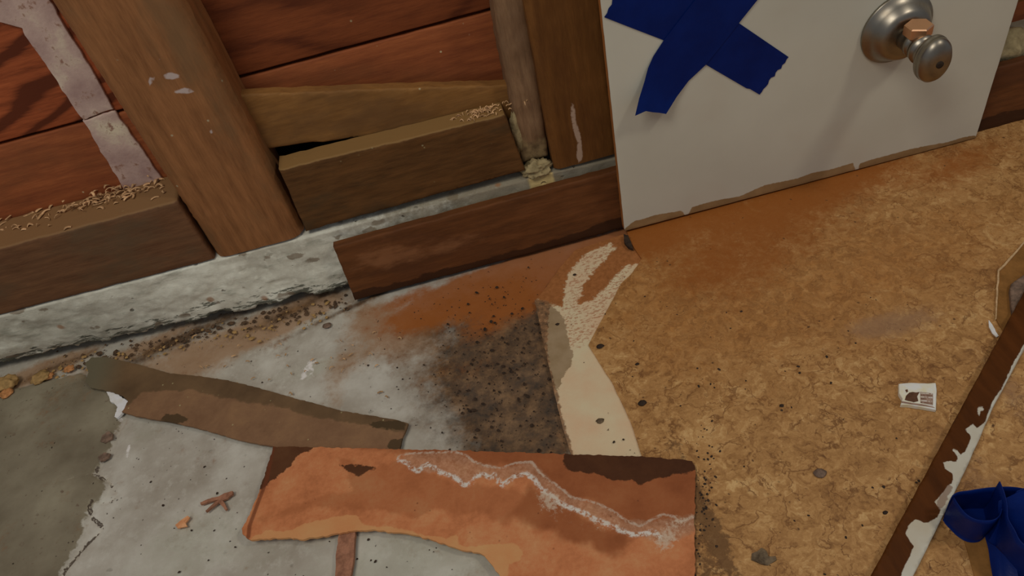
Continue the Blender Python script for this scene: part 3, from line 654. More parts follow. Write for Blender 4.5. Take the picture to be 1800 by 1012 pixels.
pl = plank_board(); tag(pl, 'long dark brown board leaning on the curb foot, running behind the white panel', 'board')

# ================================================================ WHITE PANEL
pan = thing('wall_panel', 'white painted wallboard panel with taped cross and valve', 'panel', (.267, -.03, 0))
topz = .50
bare = wl([(1090, 430), (1098, 402), (1115, 388), (1130, 385), (1150, 378), (1175, 374), (1198, 370), (1203, 375), (1205, 388), (1208, 396), (1211, 388), (1212, 373), (1216, 364), (1240, 357), (1260, 352), (1300, 345), (1345, 325), (1400, 314), (1430, 303), (1455, 299), (1500, 286), (1502, 303), (1505, 312), (1508, 303), (1510, 288), (1530, 281), (1600, 262), (1640, 254), (1665, 250), (1690, 242), (1705, 239), (1716, 238), (1716, 300), (1400, 400)], -.03)
slab('board', dens([(.1080, .0052), (.4262, .0034), (.4262, topz), (.1080, topz)], .004, .0002, 55), 'y', -.03, .0072, [m_panel, m_end], pan, .0035, r=.0006,
     attrs={'bare': lambda p: sdf(p, bare)})
# blue tape crossing
def tapepiece(px, yy, name, label, seed, hfun=None):
    q = wl(px, -.0304); o = slab(name, q, 'y', yy, .00025, m_tape, None, .003, h=hfun, base=hfun, rough=.00015, seed=seed)
    tag(o, label, 'tape'); return o
def jag(a, b, n, amp, seed):
    r_ = random.Random(seed); a = np.array(a, float); b = np.array(b, float); t = b-a; L = np.hypot(*t); nn = np.array([-t[1], t[0]])/L
    return [tuple(a+t*i/n+nn*r_.uniform(-amp, amp)*(0 if i in (0, n) else 1)) for i in range(n+1)]
tA = [(1062, 30)]+[(1100, 45), (1165, 70), (1205, 92), (1240, 113), (1312, 155), (1318, 156), (1335, 166)]+jag((1335, 166), (1386, 100), 14, 2.2, 3)[1:]+[(1298, 40), (1240, 0), (1175, -35), (1110, -62)]+jag((1110, -62), (1062, 30), 12, 3, 4)[1:-1]
tapepiece(tA, -.0306, 'masking_tape', 'blue tape strip running down to the right, lower one in the cross', 1, lambda p: np.zeros(len(p)))
endc = np.array(wl([(1136, 188)], -.0304)[0]); dirb = np.array(wl([(1240, 60)], -.0304)[0])-endc; dirb /= np.hypot(*dirb)
def curl(p):
    s = (p-endc)@dirb; return .0095*np.clip(1-s/.036, 0, 1.3)**2+.0002
tB = [(1107, 187)]+[(1118, 185), (1128, 183), (1140, 186), (1152, 188), (1165, 191), (1188, 166), (1210, 141), (1240, 113), (1270, 76), (1298, 40), (1330, 0), (1385, -68)]+jag((1385, -68), (1300, -110), 8, 2.5, 5)[1:]+[(1240, -25), (1195, 33), (1165, 72), (1148, 98), (1138, 118), (1130, 140), (1118, 164)]
tapepiece(tB, -.0310, 'masking_tape', 'blue tape strip with its lower left end curling off the white panel', 2, curl)

# valve on the panel
VX, VZ = .329, .1345
val = thing('shutoff_valve', 'tarnished nickel stop valve with round flange on the white panel', 'valve', (VX, -.03, VZ-.0265))
def lathe(name, prof, mat, parent, cx=VX, cz=VZ, seg=48, rot=0, sx=1.0, sz=1.0, y0=0):
    V, Fc = [], []
    for (y, r_) in prof:
        for k in range(seg):
            a = 2*math.pi*k/seg; V.append((cx+math.cos(a)*r_*sx, y, cz+math.sin(a)*r_*sz))
    for i in range(len(prof)-1):
        for k in range(seg): Fc.append((i*seg+k, i*seg+(k+1) % seg, (i+1)*seg+(k+1) % seg, (i+1)*seg+k))
    Fc.append(tuple(range(seg))[::-1]); Fc.append(tuple((len(prof)-1)*seg+k for k in range(seg)))
    return mesh_obj(name, V, Fc, mat, parent)
lathe('flange', [(-.0302, .0272), (-.0318, .0275), (-.0326, .0270), (-.0333, .0252), (-.0385, .0226), (-.0430, .0200), (-.0455, .0176), (-.0462, .0140), (-.0464, .009)], m_nickel, val)
lathe('neck', [(-.045, .0086), (-.050, .0088), (-.054, .0086), (-.0545, .0094), (-.0585, .0096), (-.059, .0084), (-.062, .0082), (-.0625, .0100), (-.0665, .0106), (-.0672, .0092), (-.0700, .0088), (-.074, .0088)], m_nickel, val)
h_ = lathe('handle', [(-.0705, .004), (-.0712, .0088), (-.0726, .0120), (-.0750, .0138), (-.0772, .0140), (-.0784, .0133), (-.0790, .0137), (-.0815, .0133), (-.0845, .0112), (-.0862, .0078), (-.0868, .0040)], m_nickel, val, cz=VZ-.0012, sx=.88, sz=1.25)
lathe('screw', [(-.0862, .0028), (-.0874, .0026), (-.0875, .0012)], m_darkhole, val, cz=VZ-.0012, seg=16)
# copper outlet facing up
def tube_up(name, cx, cy, z0, z1, prof, mat, seg, parent):
    V, Fc = [], []
    for (t, r_) in prof:
        z = z0+(z1-z0)*t
        for k in range(seg): a = 2*math.pi*(k+.5)/seg; V.append((cx+math.cos(a)*r_, cy+math.sin(a)*r_, z))
    for i in range(len(prof)-1):
        for k in range(seg): Fc.append((i*seg+k, i*seg+(k+1) % seg, (i+1)*seg+(k+1) % seg, (i+1)*seg+k))
    Fc.append(tuple(range(seg))[::-1]); Fc.append(tuple((len(prof)-1)*seg+k for k in range(seg)))
    return mesh_obj(name, V, Fc, mat, parent, smooth=(seg > 10))
tube_up('outlet', VX, -.0560, VZ, VZ+.0105, [(0, .0068), (1, .0068)], m_nickel, 24, val)
tube_up('copper_nut', VX, -.0560, VZ+.0065, VZ+.0150, [(0, .0088), (.1, .0096), (.9, .0096), (1, .0088)], m_copper, 6, val)

# ================================================================ LOOSE SHEETS ON THE FLOOR
hb = [(428, 940), (426, 930), (440, 905), (455, 870), (468, 830), (482, 786), (560, 787), (640, 788), (700, 789), (780, 790), (850, 792), (930, 795), (1000, 798), (1060, 800), (1120, 803), (1205, 809), (1217, 812), (1222, 822), (1221, 880), (1221, 960), (1224, 1110), (900, 1110), (886, 1020), (872, 1004), (860, 985), (852, 975), (835, 970), (800, 962), (770, 951), (735, 941), (700, 935), (655, 931), (625, 932), (590, 938), (560, 944), (535, 949), (500, 946), (465, 948), (440, 951)]
HZ = .0052
def hbh(p):                                     # slight bow, lifts at the left and the back edge rests on the strip
    return .0006*np.sin(p[:, 0]*24)+.0008*np.clip((-.14-p[:, 0])/.06, 0, 1)
saltm = fl([(700, 808), (715, 812), (722, 822), (735, 828), (742, 818), (752, 815), (765, 822), (775, 830), (790, 834), (805, 842), (815, 852), (828, 848), (838, 836), (850, 832), (862, 838), (868, 833), (876, 845), (882, 853), (893, 845), (905, 836), (925, 832), (940, 842), (950, 858), (965, 868), (985, 884), (1005, 893), (1030, 903), (1048, 914), (1070, 922), (1090, 932), (1112, 940), (1132, 938), (1150, 935), (1162, 944)], HZ)
saltt = fl([(700, 802), (715, 797), (740, 795), (772, 794), (800, 793), (820, 799), (832, 810), (855, 818), (880, 822), (905, 813), (935, 811), (948, 830), (972, 848), (992, 862), (1004, 874), (1035, 880), (1058, 888), (1080, 900), (1100, 915), (1125, 925), (1140, 916), (1165, 905), (1185, 908), (1192, 918), (1222, 908)], HZ)
greyb = fl([(700, 802), (740, 795), (800, 793), (832, 810), (880, 822), (935, 811), (972, 848), (1004, 874), (1058, 888), (1100, 915), (1140, 916), (1222, 905), (1222, 935), (1170, 955), (1112, 940), (1048, 914), (965, 868), (925, 832), (893, 845), (862, 838), (838, 836), (815, 852), (775, 830), (735, 828)], HZ)
darkl = fl([(470, 770), (565, 775), (545, 792), (525, 800), (510, 822), (492, 838), (475, 850), (462, 862), (440, 860)], HZ)
darkr = fl([(988, 812), (995, 790), (1240, 790), (1240, 826), (1180, 835), (1150, 843), (1125, 853), (1108, 843), (1085, 845), (1062, 840), (1050, 833), (1020, 830), (998, 826)], HZ)
brownr = fl([(560, 775), (1260, 780), (1260, 930), (1100, 925), (1060, 895), (1000, 880), (950, 840), (900, 820), (840, 815), (700, 795)], HZ)
brown2 = fl([(930, 850), (1040, 915), (1120, 950), (1080, 975), (1000, 950), (950, 930), (900, 900)], HZ)
scal = fl([(590, 800), (660, 822), (700, 806), (800, 850), (900, 855), (980, 905), (1010, 935), (985, 925), (940, 900), (925, 930), (905, 905), (885, 925), (870, 910), (850, 895), (800, 905), (760, 890), (735, 912), (690, 900), (640, 900), (560, 890), (500, 905), (470, 920), (455, 915), (540, 880), (620, 860), (610, 830)], HZ)
lightp = fl([(430, 1000), (440, 948), (470, 934), (500, 936), (520, 930), (532, 922), (560, 916), (600, 907), (625, 905), (636, 918), (650, 926), (680, 924), (715, 930), (745, 940), (785, 944), (803, 938), (806, 955), (822, 962), (850, 957), (868, 954), (905, 955), (920, 968), (912, 985), (895, 992), (890, 1030), (700, 1030)], HZ)
crescent = fl([(596, 818), (606, 824), (616, 833), (632, 837), (645, 829), (662, 821), (648, 818), (620, 816)], HZ)
fold = fl([(482, 786), (470, 845), (455, 885), (440, 925), (438, 945)], HZ)
HA = {'salt': lambda p: poly_dist(p, saltm), 'salt_thin': lambda p: poly_dist(p, saltt), 'grey': lambda p: sdf(p, greyb), 'dark': lambda p: np.maximum(np.maximum(sdf(p, darkl), sdf(p, darkr)), sdf(p, crescent)),
      'brown': lambda p: np.maximum(sdf(p, brownr), sdf(p, brown2)), 'scallop': lambda p: sdf(p, scal), 'light': lambda p: sdf(p, lightp), 'fold': lambda p: poly_dist(p, fold),
      'haze': lambda p: blobs(p, fblobs([(1170, 948, 22, 12, .9, 30), (960, 872, 18, 14, .7, 0), (1200, 915, 22, 8, .6, 0), (1060, 922, 40, 8, .5, -20), (980, 890, 22, 14, .5, 0)], HZ))}
hbo = slab('hardboard_sheet', dens(fl(hb, HZ), .0016, .0009, 61, freq=260), 'z', HZ, .0022, m_hard, None, .0018, h=hbh, base=hbh, rough=.0002, seed=61, attrs=HA)
tag(hbo, 'orange-brown hardboard sheet with a ragged edge and white salt tide lines', 'sheet')

st = [(150, 640), (160, 629), (185, 627), (240, 640), (300, 656), (350, 660), (400, 668), (450, 680), (520, 700), (600, 722), (660, 732), (700, 738), (717, 744), (716, 752), (709, 765), (703, 785), (700, 800), (560, 800), (480, 784), (440, 777), (400, 767), (350, 752), (300, 741), (250, 733), (214, 724), (226, 705), (218, 697), (200, 690), (180, 685), (160, 682), (150, 670), (156, 655)]
SZ = .0028
upl = fl([(140, 600), (300, 640), (450, 660), (760, 720), (720, 765), (650, 748), (560, 735), (480, 712), (400, 700), (340, 684), (250, 690), (225, 712), (140, 700)], SZ)
drk = fl([(648, 742), (695, 738), (716, 745), (712, 756), (690, 755), (655, 750)], SZ); drk2 = fl([(282, 736), (290, 728), (320, 728), (335, 736), (320, 742), (300, 744)], SZ); drk3 = fl([(685, 775), (712, 768), (708, 790), (680, 790)], SZ)
so = slab('underlay_strip', dens(fl(st, SZ), .0018, .0006, 63, freq=240), 'z', SZ, .0018, m_strip, None, .003, rough=.0002, seed=63,
          h=lambda p: .0018*np.clip((-.28-p[:, 0])/.1, 0, 1)*0+.0004*np.sin(p[:, 0]*30),
          attrs={'upper': lambda p: sdf(p, upl), 'dark': lambda p: np.maximum(np.maximum(sdf(p, drk), sdf(p, drk2)), sdf(p, drk3)), 'dusty': lambda p: np.clip((-.33-p[:, 0])/.05, 0, 1)})
tag(so, 'long brown underlay strip lying across the concrete towards the curb', 'strip')

# splinters and sticks
def flatpiece(name, px, z, th, mat, label, cat, seed, group=None, jit=.0004, sp=.003, h=None, step=.002):
    o = slab(name, dens(fl(px, z+th), step, jit, seed, freq=300), 'z', z+th, th, mat, None, sp, rough=.0002, seed=seed, h=h, base=h); tag(o, label, cat, group); return o
flatpiece('wood_splinter', [(597, 925), (625, 925), (623, 950), (621, 985), (616, 1012), (612, 1040), (586, 1040), (590, 1000), (591, 970)], -.0004, .0030, m_stick, 'short brown wooden splinter poking from under the orange hardboard', 'splinter', 71)
flatpiece('wood_splinter', [(352, 883), (366, 876), (384, 872), (396, 866), (408, 863), (409, 868), (400, 875), (391, 879), (400, 893), (397, 896), (384, 883), (362, 899), (361, 897), (378, 882), (384, 878), (369, 881), (353, 886)], -.0006, .0018, m_stick, 'thin forked brown splinter on the bare concrete', 'splinter', 73, sp=.002, step=.0012)
flatpiece('paper_flake', [(308, 922), (318, 914), (330, 906), (334, 909), (326, 919), (329, 924), (312, 928)], -.0004, .0012, m_orange, 'small orange torn flake on the bare concrete', 'flake', 75, sp=.002, step=.001)
flatpiece('plaster_flake', [(186, 686), (205, 692), (224, 704), (228, 714), (216, 724), (205, 735), (201, 732), (207, 714), (195, 705)], -.0004, .0022, m_white, 'pale plaster flake at the lower left edge of the underlay strip', 'flake', 77, sp=.002, step=.001, jit=.0007)
flatpiece('dark_chip', [(180, 765), (190, 757), (198, 762), (197, 770), (184, 778), (176, 775)], -.0004, .0018, m_dusk, 'dark brown chip lying on the slab seam', 'chip', 78, step=.0012)
flatpiece('dark_chip', [(172, 803), (183, 795), (193, 797), (190, 804), (176, 811)], -.0004, .0018, m_dusk, 'long grey-brown chip below the first one on the slab seam', 'chip', 79, step=.0012)
flatpiece('dead_leaf', [(1322, 972), (1332, 968), (1338, 962), (1344, 966), (1349, 972), (1350, 978), (1362, 976), (1365, 984), (1350, 992), (1338, 992), (1330, 986), (1320, 982)], .0025, .0014, m_leaf, 'dark crumpled leaf bit on the vinyl near the bottom', 'leaf', 81, sp=.002, step=.001, h=lambda p: .0014*np.sin(p[:, 0]*500)*np.cos(p[:, 1]*420))

# trim stick with white paint
TZ = .0105
tq = [(1490, 1090), (1530, 1012), (1600, 882), (1700, 697), (1800, 512), (1860, 400), (1900, 440), (1860, 520), (1800, 614), (1750, 707), (1700, 820), (1660, 902), (1605, 1012), (1566, 1090)]
whp = fl([(1820, 575), (1800, 605), (1780, 640), (1762, 680), (1745, 705), (1738, 722), (1733, 736), (1728, 745), (1716, 752), (1709, 744), (1700, 752), (1695, 755), (1707, 765), (1705, 775), (1697, 792), (1688, 800), (1684, 792), (1678, 786), (1674, 790), (1682, 800), (1685, 805), (1680, 812), (1668, 809), (1658, 812), (1661, 824), (1674, 832), (1676, 840), (1673, 851), (1665, 852), (1660, 862), (1652, 872), (1643, 882), (1648, 890), (1655, 892), (1648, 908), (1638, 914), (1625, 921), (1619, 915), (1610, 912), (1598, 921), (1592, 938), (1600, 952), (1606, 960), (1600, 975), (1592, 990), (1583, 1012), (1570, 1040), (1545, 1095), (1620, 1095), (1730, 820), (1850, 600)], TZ)
islp = fl([(1719, 716), (1722, 711), (1725, 715), (1731, 712), (1728, 720), (1722, 728), (1718, 736), (1717, 730)], TZ)
scr = fl([(1664, 850), (1674, 855), (1662, 885), (1646, 905), (1638, 905), (1648, 880)], TZ)
def trh(p): return np.zeros(len(p))
tr = slab('trim_stick', dens(fl(tq, TZ), .004, .0003, 91), 'z', TZ, .0078, m_trim, None, .0022, r=.0010, h=trh, seed=91,
          attrs={'white': lambda p: np.maximum(sdf(p, whp), sdf(p, islp)), 'scrape': lambda p: sdf(p, scr)})
tag(tr, 'long brown trim stick with chipped white paint along one edge', 'trim')

# brown paper pieces at the right edge and by the tape wad
flatpiece('paper_scrap', [(1672, 900), (1690, 932), (1700, 965), (1713, 1012), (1735, 1090), (1950, 1090), (1930, 880), (1780, 870)], .0026, .0006, m_brownp, 'brown paper scrap under the crumpled blue tape', 'paper', 93, step=.004, sp=.006)
ps = thing('paper_scrap', 'brown paper scrap with pale torn edge at the right frame edge', 'paper', hit(1780, 500, 2, .0026))
q = fl([(1757, 474), (1775, 455), (1800, 428), (1860, 380), (1880, 480), (1790, 560), (1765, 585), (1751, 560), (1753, 520)], .0034)
slab('sheet', dens(q, .003, .0004, 95), 'z', .0034, .0008, m_brownp, ps, .005, rough=.0003, seed=95)
q = fl([(1750, 562), (1751, 520), (1754, 474), (1775, 452), (1800, 424), (1860, 374), (1862, 377), (1800, 428), (1777, 455), (1757, 476), (1754, 520), (1752, 560)], .0046)
o = slab('torn_edge', dens(q, .002, .0003, 97), 'z', .0044, .0010, m_torn, ps, .003, seed=97)
q = fl([(1738, 562), (1744, 570), (1750, 582), (1756, 590), (1752, 592), (1744, 585), (1738, 574)], .0046)
ck = slab('paint_chip', dens(q, .001, .0003, 98), 'z', .0046, .0008, m_white, None, .003, seed=98, h=lambda p: np.zeros(len(p))); tag(ck, 'curled pale chip beside the upper part of the trim stick', 'chip')
q = fl([(1776, 520), (1778, 498), (1790, 488), (1840, 455), (1860, 470), (1800, 545), (1780, 560)], .0075)
o = slab('stone_chunk', dens(q, .002, .0006, 99), 'z', .0075, .0038, m_dusk, None, .003, r=.0015, seed=99); tag(o, 'dark chunk on the brown paper scrap at the right frame edge', 'rubble')

# small white packet
pk = thing('paper_packet', 'small white torn packet with dark print lying on the vinyl', 'packet', hit(1612, 700, 2, .0025))
m_pkt = simple('packet_paper', A(150, 136, 112), A(172, 160, 138), 120, .5, .2)
m_ink = simple('packet_ink', A(50, 32, 20), A(66, 44, 30), 120, .6)
m_ink2 = simple('packet_grey', A(80, 62, 52), A(104, 86, 74), 120, .6)
PZ = .0062
cxp, cyp = hit(1612, 695, 2, PZ)[:2]
def pkh(p): return .0016*np.sin((p[:, 0]-cxp)*90)*0+.0010*np.cos((p[:, 1]-cyp)*110)-.0008
q = fl([(1580, 673), (1600, 671), (1615, 672), (1630, 673), (1645, 672), (1647, 688), (1646, 704), (1646, 719), (1636, 717), (1620, 714), (1600, 711), (1583, 710), (1586, 700), (1580, 690)], PZ)
slab('packet_body', dens(q, .0012, .0002, 101), 'z', PZ, .0034, m_pkt, pk, .002, r=.0007, h=pkh, rough=.0002, seed=101)
def ink(px, mat, nm='print'): slab(nm, dens(fl(px, PZ), .0010, .0002, 103), 'z', PZ+.0002, .00025, mat, pk, .0016, h=pkh, base=pkh, rough=.0002, seed=101)
ink([(1592, 696), (1598, 690), (1604, 689), (1610, 690), (1616, 689), (1612, 697), (1614, 705), (1606, 707), (1596, 705), (1590, 703)], m_ink)
ink([(1591, 685), (1595, 684), (1596, 688), (1593, 690)], m_ink)
ink([(1617, 689), (1640, 692), (1640, 712), (1618, 708)], m_ink2)
for k in range(6):
    y0 = 690.5+k*3.2
    ink([(1618, y0+.2), (1639, y0+1.8), (1639, y0+2.9), (1618, y0+1.3)], m_ink if k % 2 else m_pkt)
ink([(1584, 705), (1600, 708), (1620, 710), (1640, 714), (1644, 716.5), (1620, 713), (1600, 710.5), (1585, 708.5)], m_ink2)

# ================================================================ CRUMPLED BLUE TAPE
wad = thing('tape_wad', 'crumpled loop of used blue tape by the trim stick at bottom right', 'tape', hit(1740, 940, 2, .003))
def ribbon(name, pts, h0, h1, mat, parent, lean=0.0, n=6, th=.0005, seed=0, wob=.0006):
    """tape standing on edge: pts on floor (x,y), from z=h0 up to h1; closed=False"""
    V = []; Fc = []; m = len(pts); P_ = np.array(pts)
    T = np.gradient(P_, axis=0); T /= np.maximum(np.hypot(*T.T)[:, None], 1e-9); N_ = np.c_[-T[:, 1], T[:, 0]]
    H0 = h0 if hasattr(h0, '__len__') else [h0]*m; H1 = h1 if hasattr(h1, '__len__') else [h1]*m
    for s_ in (-1, 1):
        for i in range(m):
            for j in range(n+1):
                t = j/n; z = H0[i]+(H1[i]-H0[i])*t
                w_ = mn.noise(Vector((P_[i, 0]*90, P_[i, 1]*90, z*60+seed)))*wob*2
                b = lean*t+w_+s_*th/2
                V.append((P_[i, 0]+N_[i, 0]*b, P_[i, 1]+N_[i, 1]*b, z))
    q = m*(n+1)
    for i in range(m-1):
        for j in range(n):
            a = i*(n+1)+j; Fc.append((a, a+n+1, a+n+2, a+1)); Fc.append((q+a, q+a+1, q+a+n+2, q+a+n+1))
    for i in range(m-1):
        for j in (0, n):
            a = i*(n+1)+j; Fc.append((a, a+n+1, q+a+n+1, q+a))
    for i in (0, m-1):
        for j in range(n):
            a = i*(n+1)+j; Fc.append((a, a+1, q+a+1, q+a))
    return mesh_obj(name, V, Fc, mat, parent)
def spline(pts, n):
    pts = np.array(pts, float); out = []
    P4 = np.vstack([2*pts[0]-pts[1], pts, 2*pts[-1]-pts[-2]])
    for i in range(len(pts)-1):
        p0, p1, p2, p3 = P4[i:i+4]
        for k in range(n):
            t = k/n; out.append(.5*((2*p1)+(-p0+p2)*t+(2*p0-5*p1+4*p2-p3)*t*t+(-p0+3*p1-3*p2+p3)*t**3))
    out.append(pts[-1]); return [tuple(q) for q in out]
WZ = .031
near = spline(fl([(1678, 874), (1684, 884), (1700, 900), (1722, 911), (1742, 913), (1753, 904), (1757, 892)], WZ), 6)
far = spline(fl([(1678, 874), (1690, 867), (1715, 862), (1745, 861), (1775, 859), (1800, 862), (1840, 870)], WZ), 6)
slab('tape_base', dens(fl([(1684, 880), (1700, 898), (1725, 910), (1750, 905), (1760, 890), (1800, 880), (1830, 880), (1800, 864), (1740, 864), (1700, 868)], .012), .004), 'z', .0085, .0008, m_tape, wad, .004, rough=.001, seed=5)
ribbon('tape_loop', near, .004, WZ, m_tape, wad, lean=-.001, seed=1)
ribbon('tape_loop', far, .006, WZ, m_tape, wad, lean=.001, seed=2)
hs = np.linspace(.003, .003, 31)
spk = spline(fl([(1757, 892), (1755, 880), (1760, 905), (1775, 930), (1800, 950), (1840, 975)], WZ), 6)
f1 = spline(fl([(1750, 852), (1753, 862), (1757, 878), (1762, 900), (1772, 925), (1790, 950), (1830, 985)], .036), 6)
ribbon('tape_fold', f1, .004, list(np.linspace(.040, .034, len(f1))), m_tape, wad, lean=.002, seed=3, wob=.001)
f2 = spline(fl([(1786, 866), (1795, 860), (1815, 848), (1850, 840)], .036), 6)
ribbon('tape_fold', f2, .004, .038, m_tape, wad, seed=4, wob=.001)
# broad faces: crumpled sheet sloping down to the floor on the near side
def sheet3(name, A0, A1, mat, parent, seed, n=14, m=10, amp=.0016):
    """ruled surface between polyline A0 and A1 (3-D points)"""
    A0 = np.array(A0, float); A1 = np.array(A1, float)
    def rs(Q, k): 
        t = np.linspace(0, len(Q)-1, k); return np.array([np.interp(t, range(len(Q)), Q[:, c]) for c in range(3)]).T
    a, b = rs(A0, n), rs(A1, n); V = []; Fc = []
    for s_ in (0, 1):
        for i in range(n):
            for j in range(m):
                t = j/(m-1); p = a[i]*(1-t)+b[i]*t; d = mn.noise_vector(Vector(tuple(p*55))+Vector((seed, 0, 0)))*amp+mn.noise_vector(Vector(tuple(p*160))+Vector((seed, 0, 0)))*amp*.3
                k = math.sin(math.pi*t)**.5; V.append(tuple(p+np.array(d)*k+np.array([0, .0002, -.0004])*s_))
    q = n*m
    for i in range(n-1):
        for j in range(m-1):
            c0 = i*m+j; Fc.append((c0, c0+m, c0+m+1, c0+1)); Fc.append((q+c0, q+c0+1, q+c0+m+1, q+c0+m))
    return mesh_obj(name, V, Fc, mat, parent)
def h3(L): return [tuple(hit(u, v, 2, z)) for u, v, z in L]
sheet3('tape_sheet', h3([(1756, 880, .033), (1775, 872, .036), (1795, 862, .038), (1850, 850, .038)]), h3([(1738, 950, .014), (1752, 962, .010), (1775, 990, .008), (1815, 1035, .006)]), m_tape, wad, 3, n=18, m=16, amp=.0030)
sheet3('tape_flap', h3([(1734, 950, .010), (1750, 960, .013), (1765, 975, .014), (1785, 990, .014)]), h3([(1746, 1015, .004), (1752, 1030, .004), (1775, 1045, .004), (1805, 1060, .004)]), m_tape, wad, 8, n=10, m=10, amp=.0008)
sheet3('tape_sheet', h3([(1770, 915, .026), (1800, 930, .028), (1850, 940, .028)]), h3([(1760, 985, .006), (1790, 1030, .004), (1850, 1060, .004)]), m_tape, wad, 12, n=12, m=12, amp=.003)

# ================================================================ CRUMBS AND DEBRIS
def chunk_mesh(rngs, seed, mat, name, count, pos, size, flat=.5, sub=1):
    V, Fc = [], []; r_ = random.Random(seed)
    bm = bmesh.new(); bmesh.ops.create_icosphere(bm, subdivisions=sub, radius=1); base = [v.co.copy() for v in bm.verts]; bf = [tuple(v.index for v in f.verts) for f in bm.faces]; bm.free()
    for i in range(count):
        p = pos(r_); s = size(r_); ang = r_.uniform(0, 6.28); ex = r_.uniform(.7, 1.6); o = len(V)
        for v in base:
            k = 1+.4*mn.noise(v*1.3+Vector((i*3.1, seed, 0))); x = v.x*s*ex*k; y = v.y*s*k; z = v.z*s*flat*k
            V.append((p[0]+x*math.cos(ang)-y*math.sin(ang), p[1]+x*math.sin(ang)+y*math.cos(ang), p[2]+z+s*flat*.5))
        Fc += [tuple(a+o for a in f) for f in bf]
    return mesh_obj(name, V, Fc, mat, None, smooth=False)
def fpos(u0, v0, u1, v1, spread, z):
    def f(r_):
        t = r_.random(); u = u0+(u1-u0)*t+r_.gauss(0, spread); v = v0+(v1-v0)*t+r_.gauss(0, spread*.5); p = hit(u, v, 2, z); return (p[0], min(p[1], -.001 if p[0] > -.15 else .02), z)
    return f
def gpos(u, v, ru, rv, z):
    def f(r_):
        p = hit(r_.gauss(u, ru), r_.gauss(v, rv), 2, z); return (p[0], min(p[1], -.028), z)
    return f
sz = lambda a, b: (lambda r_: a+(b-a)*r_.random()**2)
o = chunk_mesh(0, 1, m_grit, 'debris', 260, gpos(890, 650, 60, 80, -.0008), sz(.0003, .0015), .3); tag(o, 'black grit scattered on the damp concrete patch', 'debris', kind='stuff')
o = chunk_mesh(0, 2, m_grit2, 'debris', 240, fpos(120, 640, 620, 528, 13, -.0012), sz(.0003, .0024), .35); tag(o, 'brown crumbs along the foot of the curb', 'debris', kind='stuff')
o = chunk_mesh(0, 3, m_crumb2, 'debris', 200, fpos(60, 660, 620, 545, 20, -.0008), sz(.0003, .0020), .35); tag(o, 'tan flakes and dust along the foot of the curb', 'debris', kind='stuff')
o = chunk_mesh(0, 4, m_grit, 'debris', 150, gpos(1235, 860, 10, 90, .0022), sz(.0003, .0010), .4); tag(o, 'dark grit along the right edge of the orange hardboard', 'debris', kind='stuff')
def vpos(r_):
    u = r_.uniform(1060, 1640); v = r_.uniform(520, 1040); p = hit(u, v, 2, .0024)
    return (p[0], p[1], .0022)
o = chunk_mesh(0, 5, m_grit, 'debris', 170, vpos, sz(.0003, .0011), .4); tag(o, 'tiny dark specks scattered over the tan vinyl', 'debris', kind='stuff')
def cpos(r_):
    u = r_.uniform(230, 900); v = r_.uniform(640, 1040); p = hit(u, v, 2, -.0015); return (p[0], p[1], -.0022)
o = chunk_mesh(0, 6, m_grit, 'debris', 110, cpos, sz(.0003, .0011), .4); tag(o, 'small dark specks on the bare concrete', 'debris', kind='stuff')
def bpos(r_):
    u = r_.gauss(1030, 35); v = r_.uniform(440, 790); p = hit(u, v, 2, .0012)
    return (p[0], p[1], .0008)
o = chunk_mesh(0, 8, m_grit, 'debris', 60, bpos, sz(.0003, .0008), .4); tag(o, 'fine dark specks on the cream backing strip', 'debris', kind='stuff')
# chunks one could pick up
for i, (u, v, s, m_, lab) in enumerate([
    (8, 672, .0105, m_crumb2, 'big dull tan plaster lump at the left frame edge by the curb'), (10, 690, .0060, m_crumb, 'orange plaster lump just below the big tan lump at far left'),
    (70, 662, .0085, m_crumb2, 'tan plaster lump under the curb right of the far left lumps'), (84, 660, .0048, m_crumb, 'small orange crumb stuck to the second tan lump'),
    (121, 647, .0046, m_crumb, 'single orange plaster crumb under the curb near the strip end')]):
    p = hit(u, v, 2, s*.4); o = lump('plaster_lump', (p[0], min(p[1], .009 if s > .008 else .006), s*.28), (s, s*.8, s*.42), m_, 11+i*2.3, amp=.5, freq=2.0); tag(o, lab, 'rubble', 'plaster lumps at the foot of the curb')
for u, v, s, m_, nm, lab in [(1055, 609, .0030, m_grit, 'black_crumb', 'black crumb at the corner where cream meets vinyl'), (1129, 709, .0032, m_grit, 'black_crumb', 'black crumb on the vinyl right of the cream strip'),
                      (1055, 740, .0030, m_leaf, 'brown_pellet', 'oval brown pellet on the cream backing'), (1120, 640, .0016, m_grit, 'black_crumb', 'tiny black crumb above the vinyl scratch'),
                      (1374, 713, .0016, m_grit, 'black_crumb', 'black crumb on open vinyl left of the white packet'), (1556, 901, .0016, m_grit, 'black_crumb', 'black crumb just left of the trim stick'),
                      (1441, 832, .0042, m_dusk, 'grey_chip', 'flat grey chip in the middle of the vinyl'), (1010, 483, .0016, m_grit, 'black_crumb', 'black crumb on the rusty stain left of the torn felt'),
                      (575, 573, .0040, m_dusk, 'grey_chip', 'slim grey chip on the slab below the leaning board end'), (980, 570, .0016, m_grit, 'black_crumb', 'black crumb on the grey patch by the torn felt')]:
    zb = .0024 if u > 1080 else (.0012 if u > 960 else -.001)
    if u == 1055 and v < 700: zb = .0024
    p = hit(u, v, 2, zb); o = lump(nm, (p[0], p[1], zb+s*.18), (s, s*.75, s*.28), m_, u*.01+v, sub=2); tag(o, lab, 'crumb')
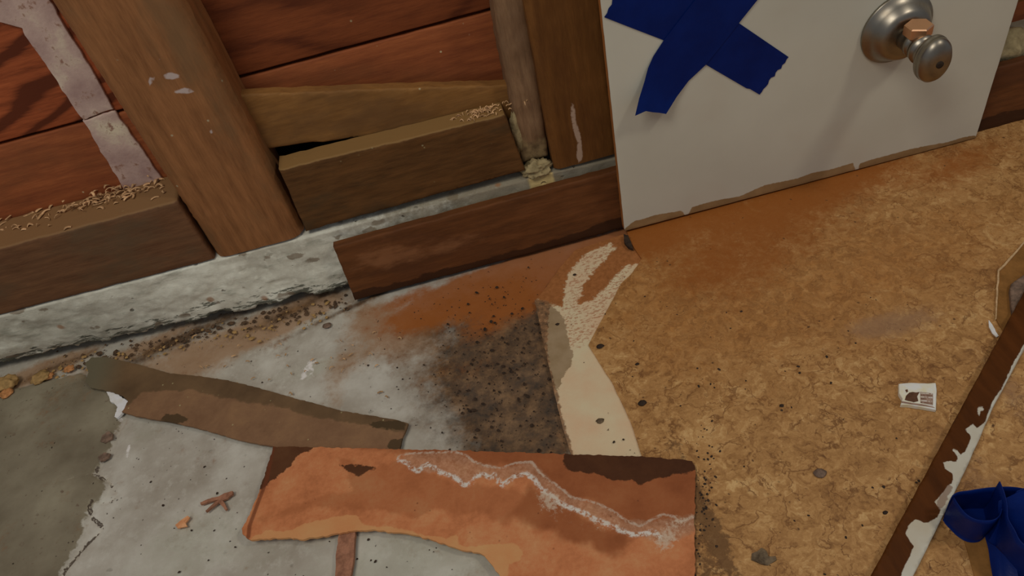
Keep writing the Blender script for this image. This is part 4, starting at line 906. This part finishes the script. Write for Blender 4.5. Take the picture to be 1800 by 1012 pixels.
# black flake hanging at the panel's lower left corner
q = fl([(1096, 410), (1104, 412), (1109, 424), (1113, 436), (1104, 432), (1097, 424)], .006)
o = slab('black_flake', dens(q, .0012, .0003, 111), 'z', .0052, .0027, m_grit, None, .002, seed=111); tag(o, 'pointed black flake at the lower left corner of the white panel', 'flake')

# shavings on the ledge: curled strips
def shavings(name, count, pos, seed, mat, label, Lr=(.003, .010), W=(.0006, .0018)):
    V, Fc = [], []; r_ = random.Random(seed)
    for i in range(count):
        p = pos(r_); L = r_.uniform(*Lr); w_ = r_.uniform(*W); ang = r_.gauss(.1, .5); bend = r_.uniform(-1.8, 1.8); lift = r_.uniform(0, .0022); n = 6; o = len(V)
        x, y = p[0], p[1]; a = ang
        for s_ in range(n+1):
            nx, ny = -math.sin(a), math.cos(a); z = p[2]+.0004+lift*math.sin(math.pi*s_/n)
            V += [(x-nx*w_/2, y-ny*w_/2, z), (x+nx*w_/2, y+ny*w_/2, z+.0003), (x+nx*w_/2, y+ny*w_/2, z-.0001), (x-nx*w_/2, y-ny*w_/2, z-.0004)]
            x += math.cos(a)*L/n; y += math.sin(a)*L/n; a += bend/n
        for s_ in range(n):
            b = o+s_*4
            for k in range(4): Fc.append((b+k, b+(k+1) % 4, b+4+(k+1) % 4, b+4+k))
        Fc += [(o, o+1, o+2, o+3), (o+n*4+3, o+n*4+2, o+n*4+1, o+n*4)]
    ob = mesh_obj(name, V, Fc, mat, None); tag(ob, label, 'shavings', kind='stuff'); return ob
def ledgepos(r_):
    if r_.random() < .45: return (r_.gauss(-.300, .020), r_.gauss(.030, .006), .1325+abs(r_.gauss(0, .003)))
    return (r_.uniform(-.42, -.245), min(.037, r_.gauss(.030, .009)), .1328+abs(r_.gauss(0, .0008)))
shavings('wood_shavings', 150, ledgepos, 5, m_shave, 'pale curled wood shavings on the ledge of the far left block', (.0015, .009), (.0004, .0024))
shavings('wood_shavings', 70, lambda r_: (r_.gauss(.012, .012), r_.uniform(.004, .016), .1316), 6, m_shave, 'pale shavings at the right end of the weathered block top', (.002, .005), (.0004, .001))
shavings('wood_shavings', 40, lambda r_: tuple(hit(r_.uniform(330, 700), r_.uniform(580, 700), 2, -.001)), 9, m_shave, 'few straw-coloured shavings scattered on the concrete by the curb', (.002, .005), (.0004, .001))
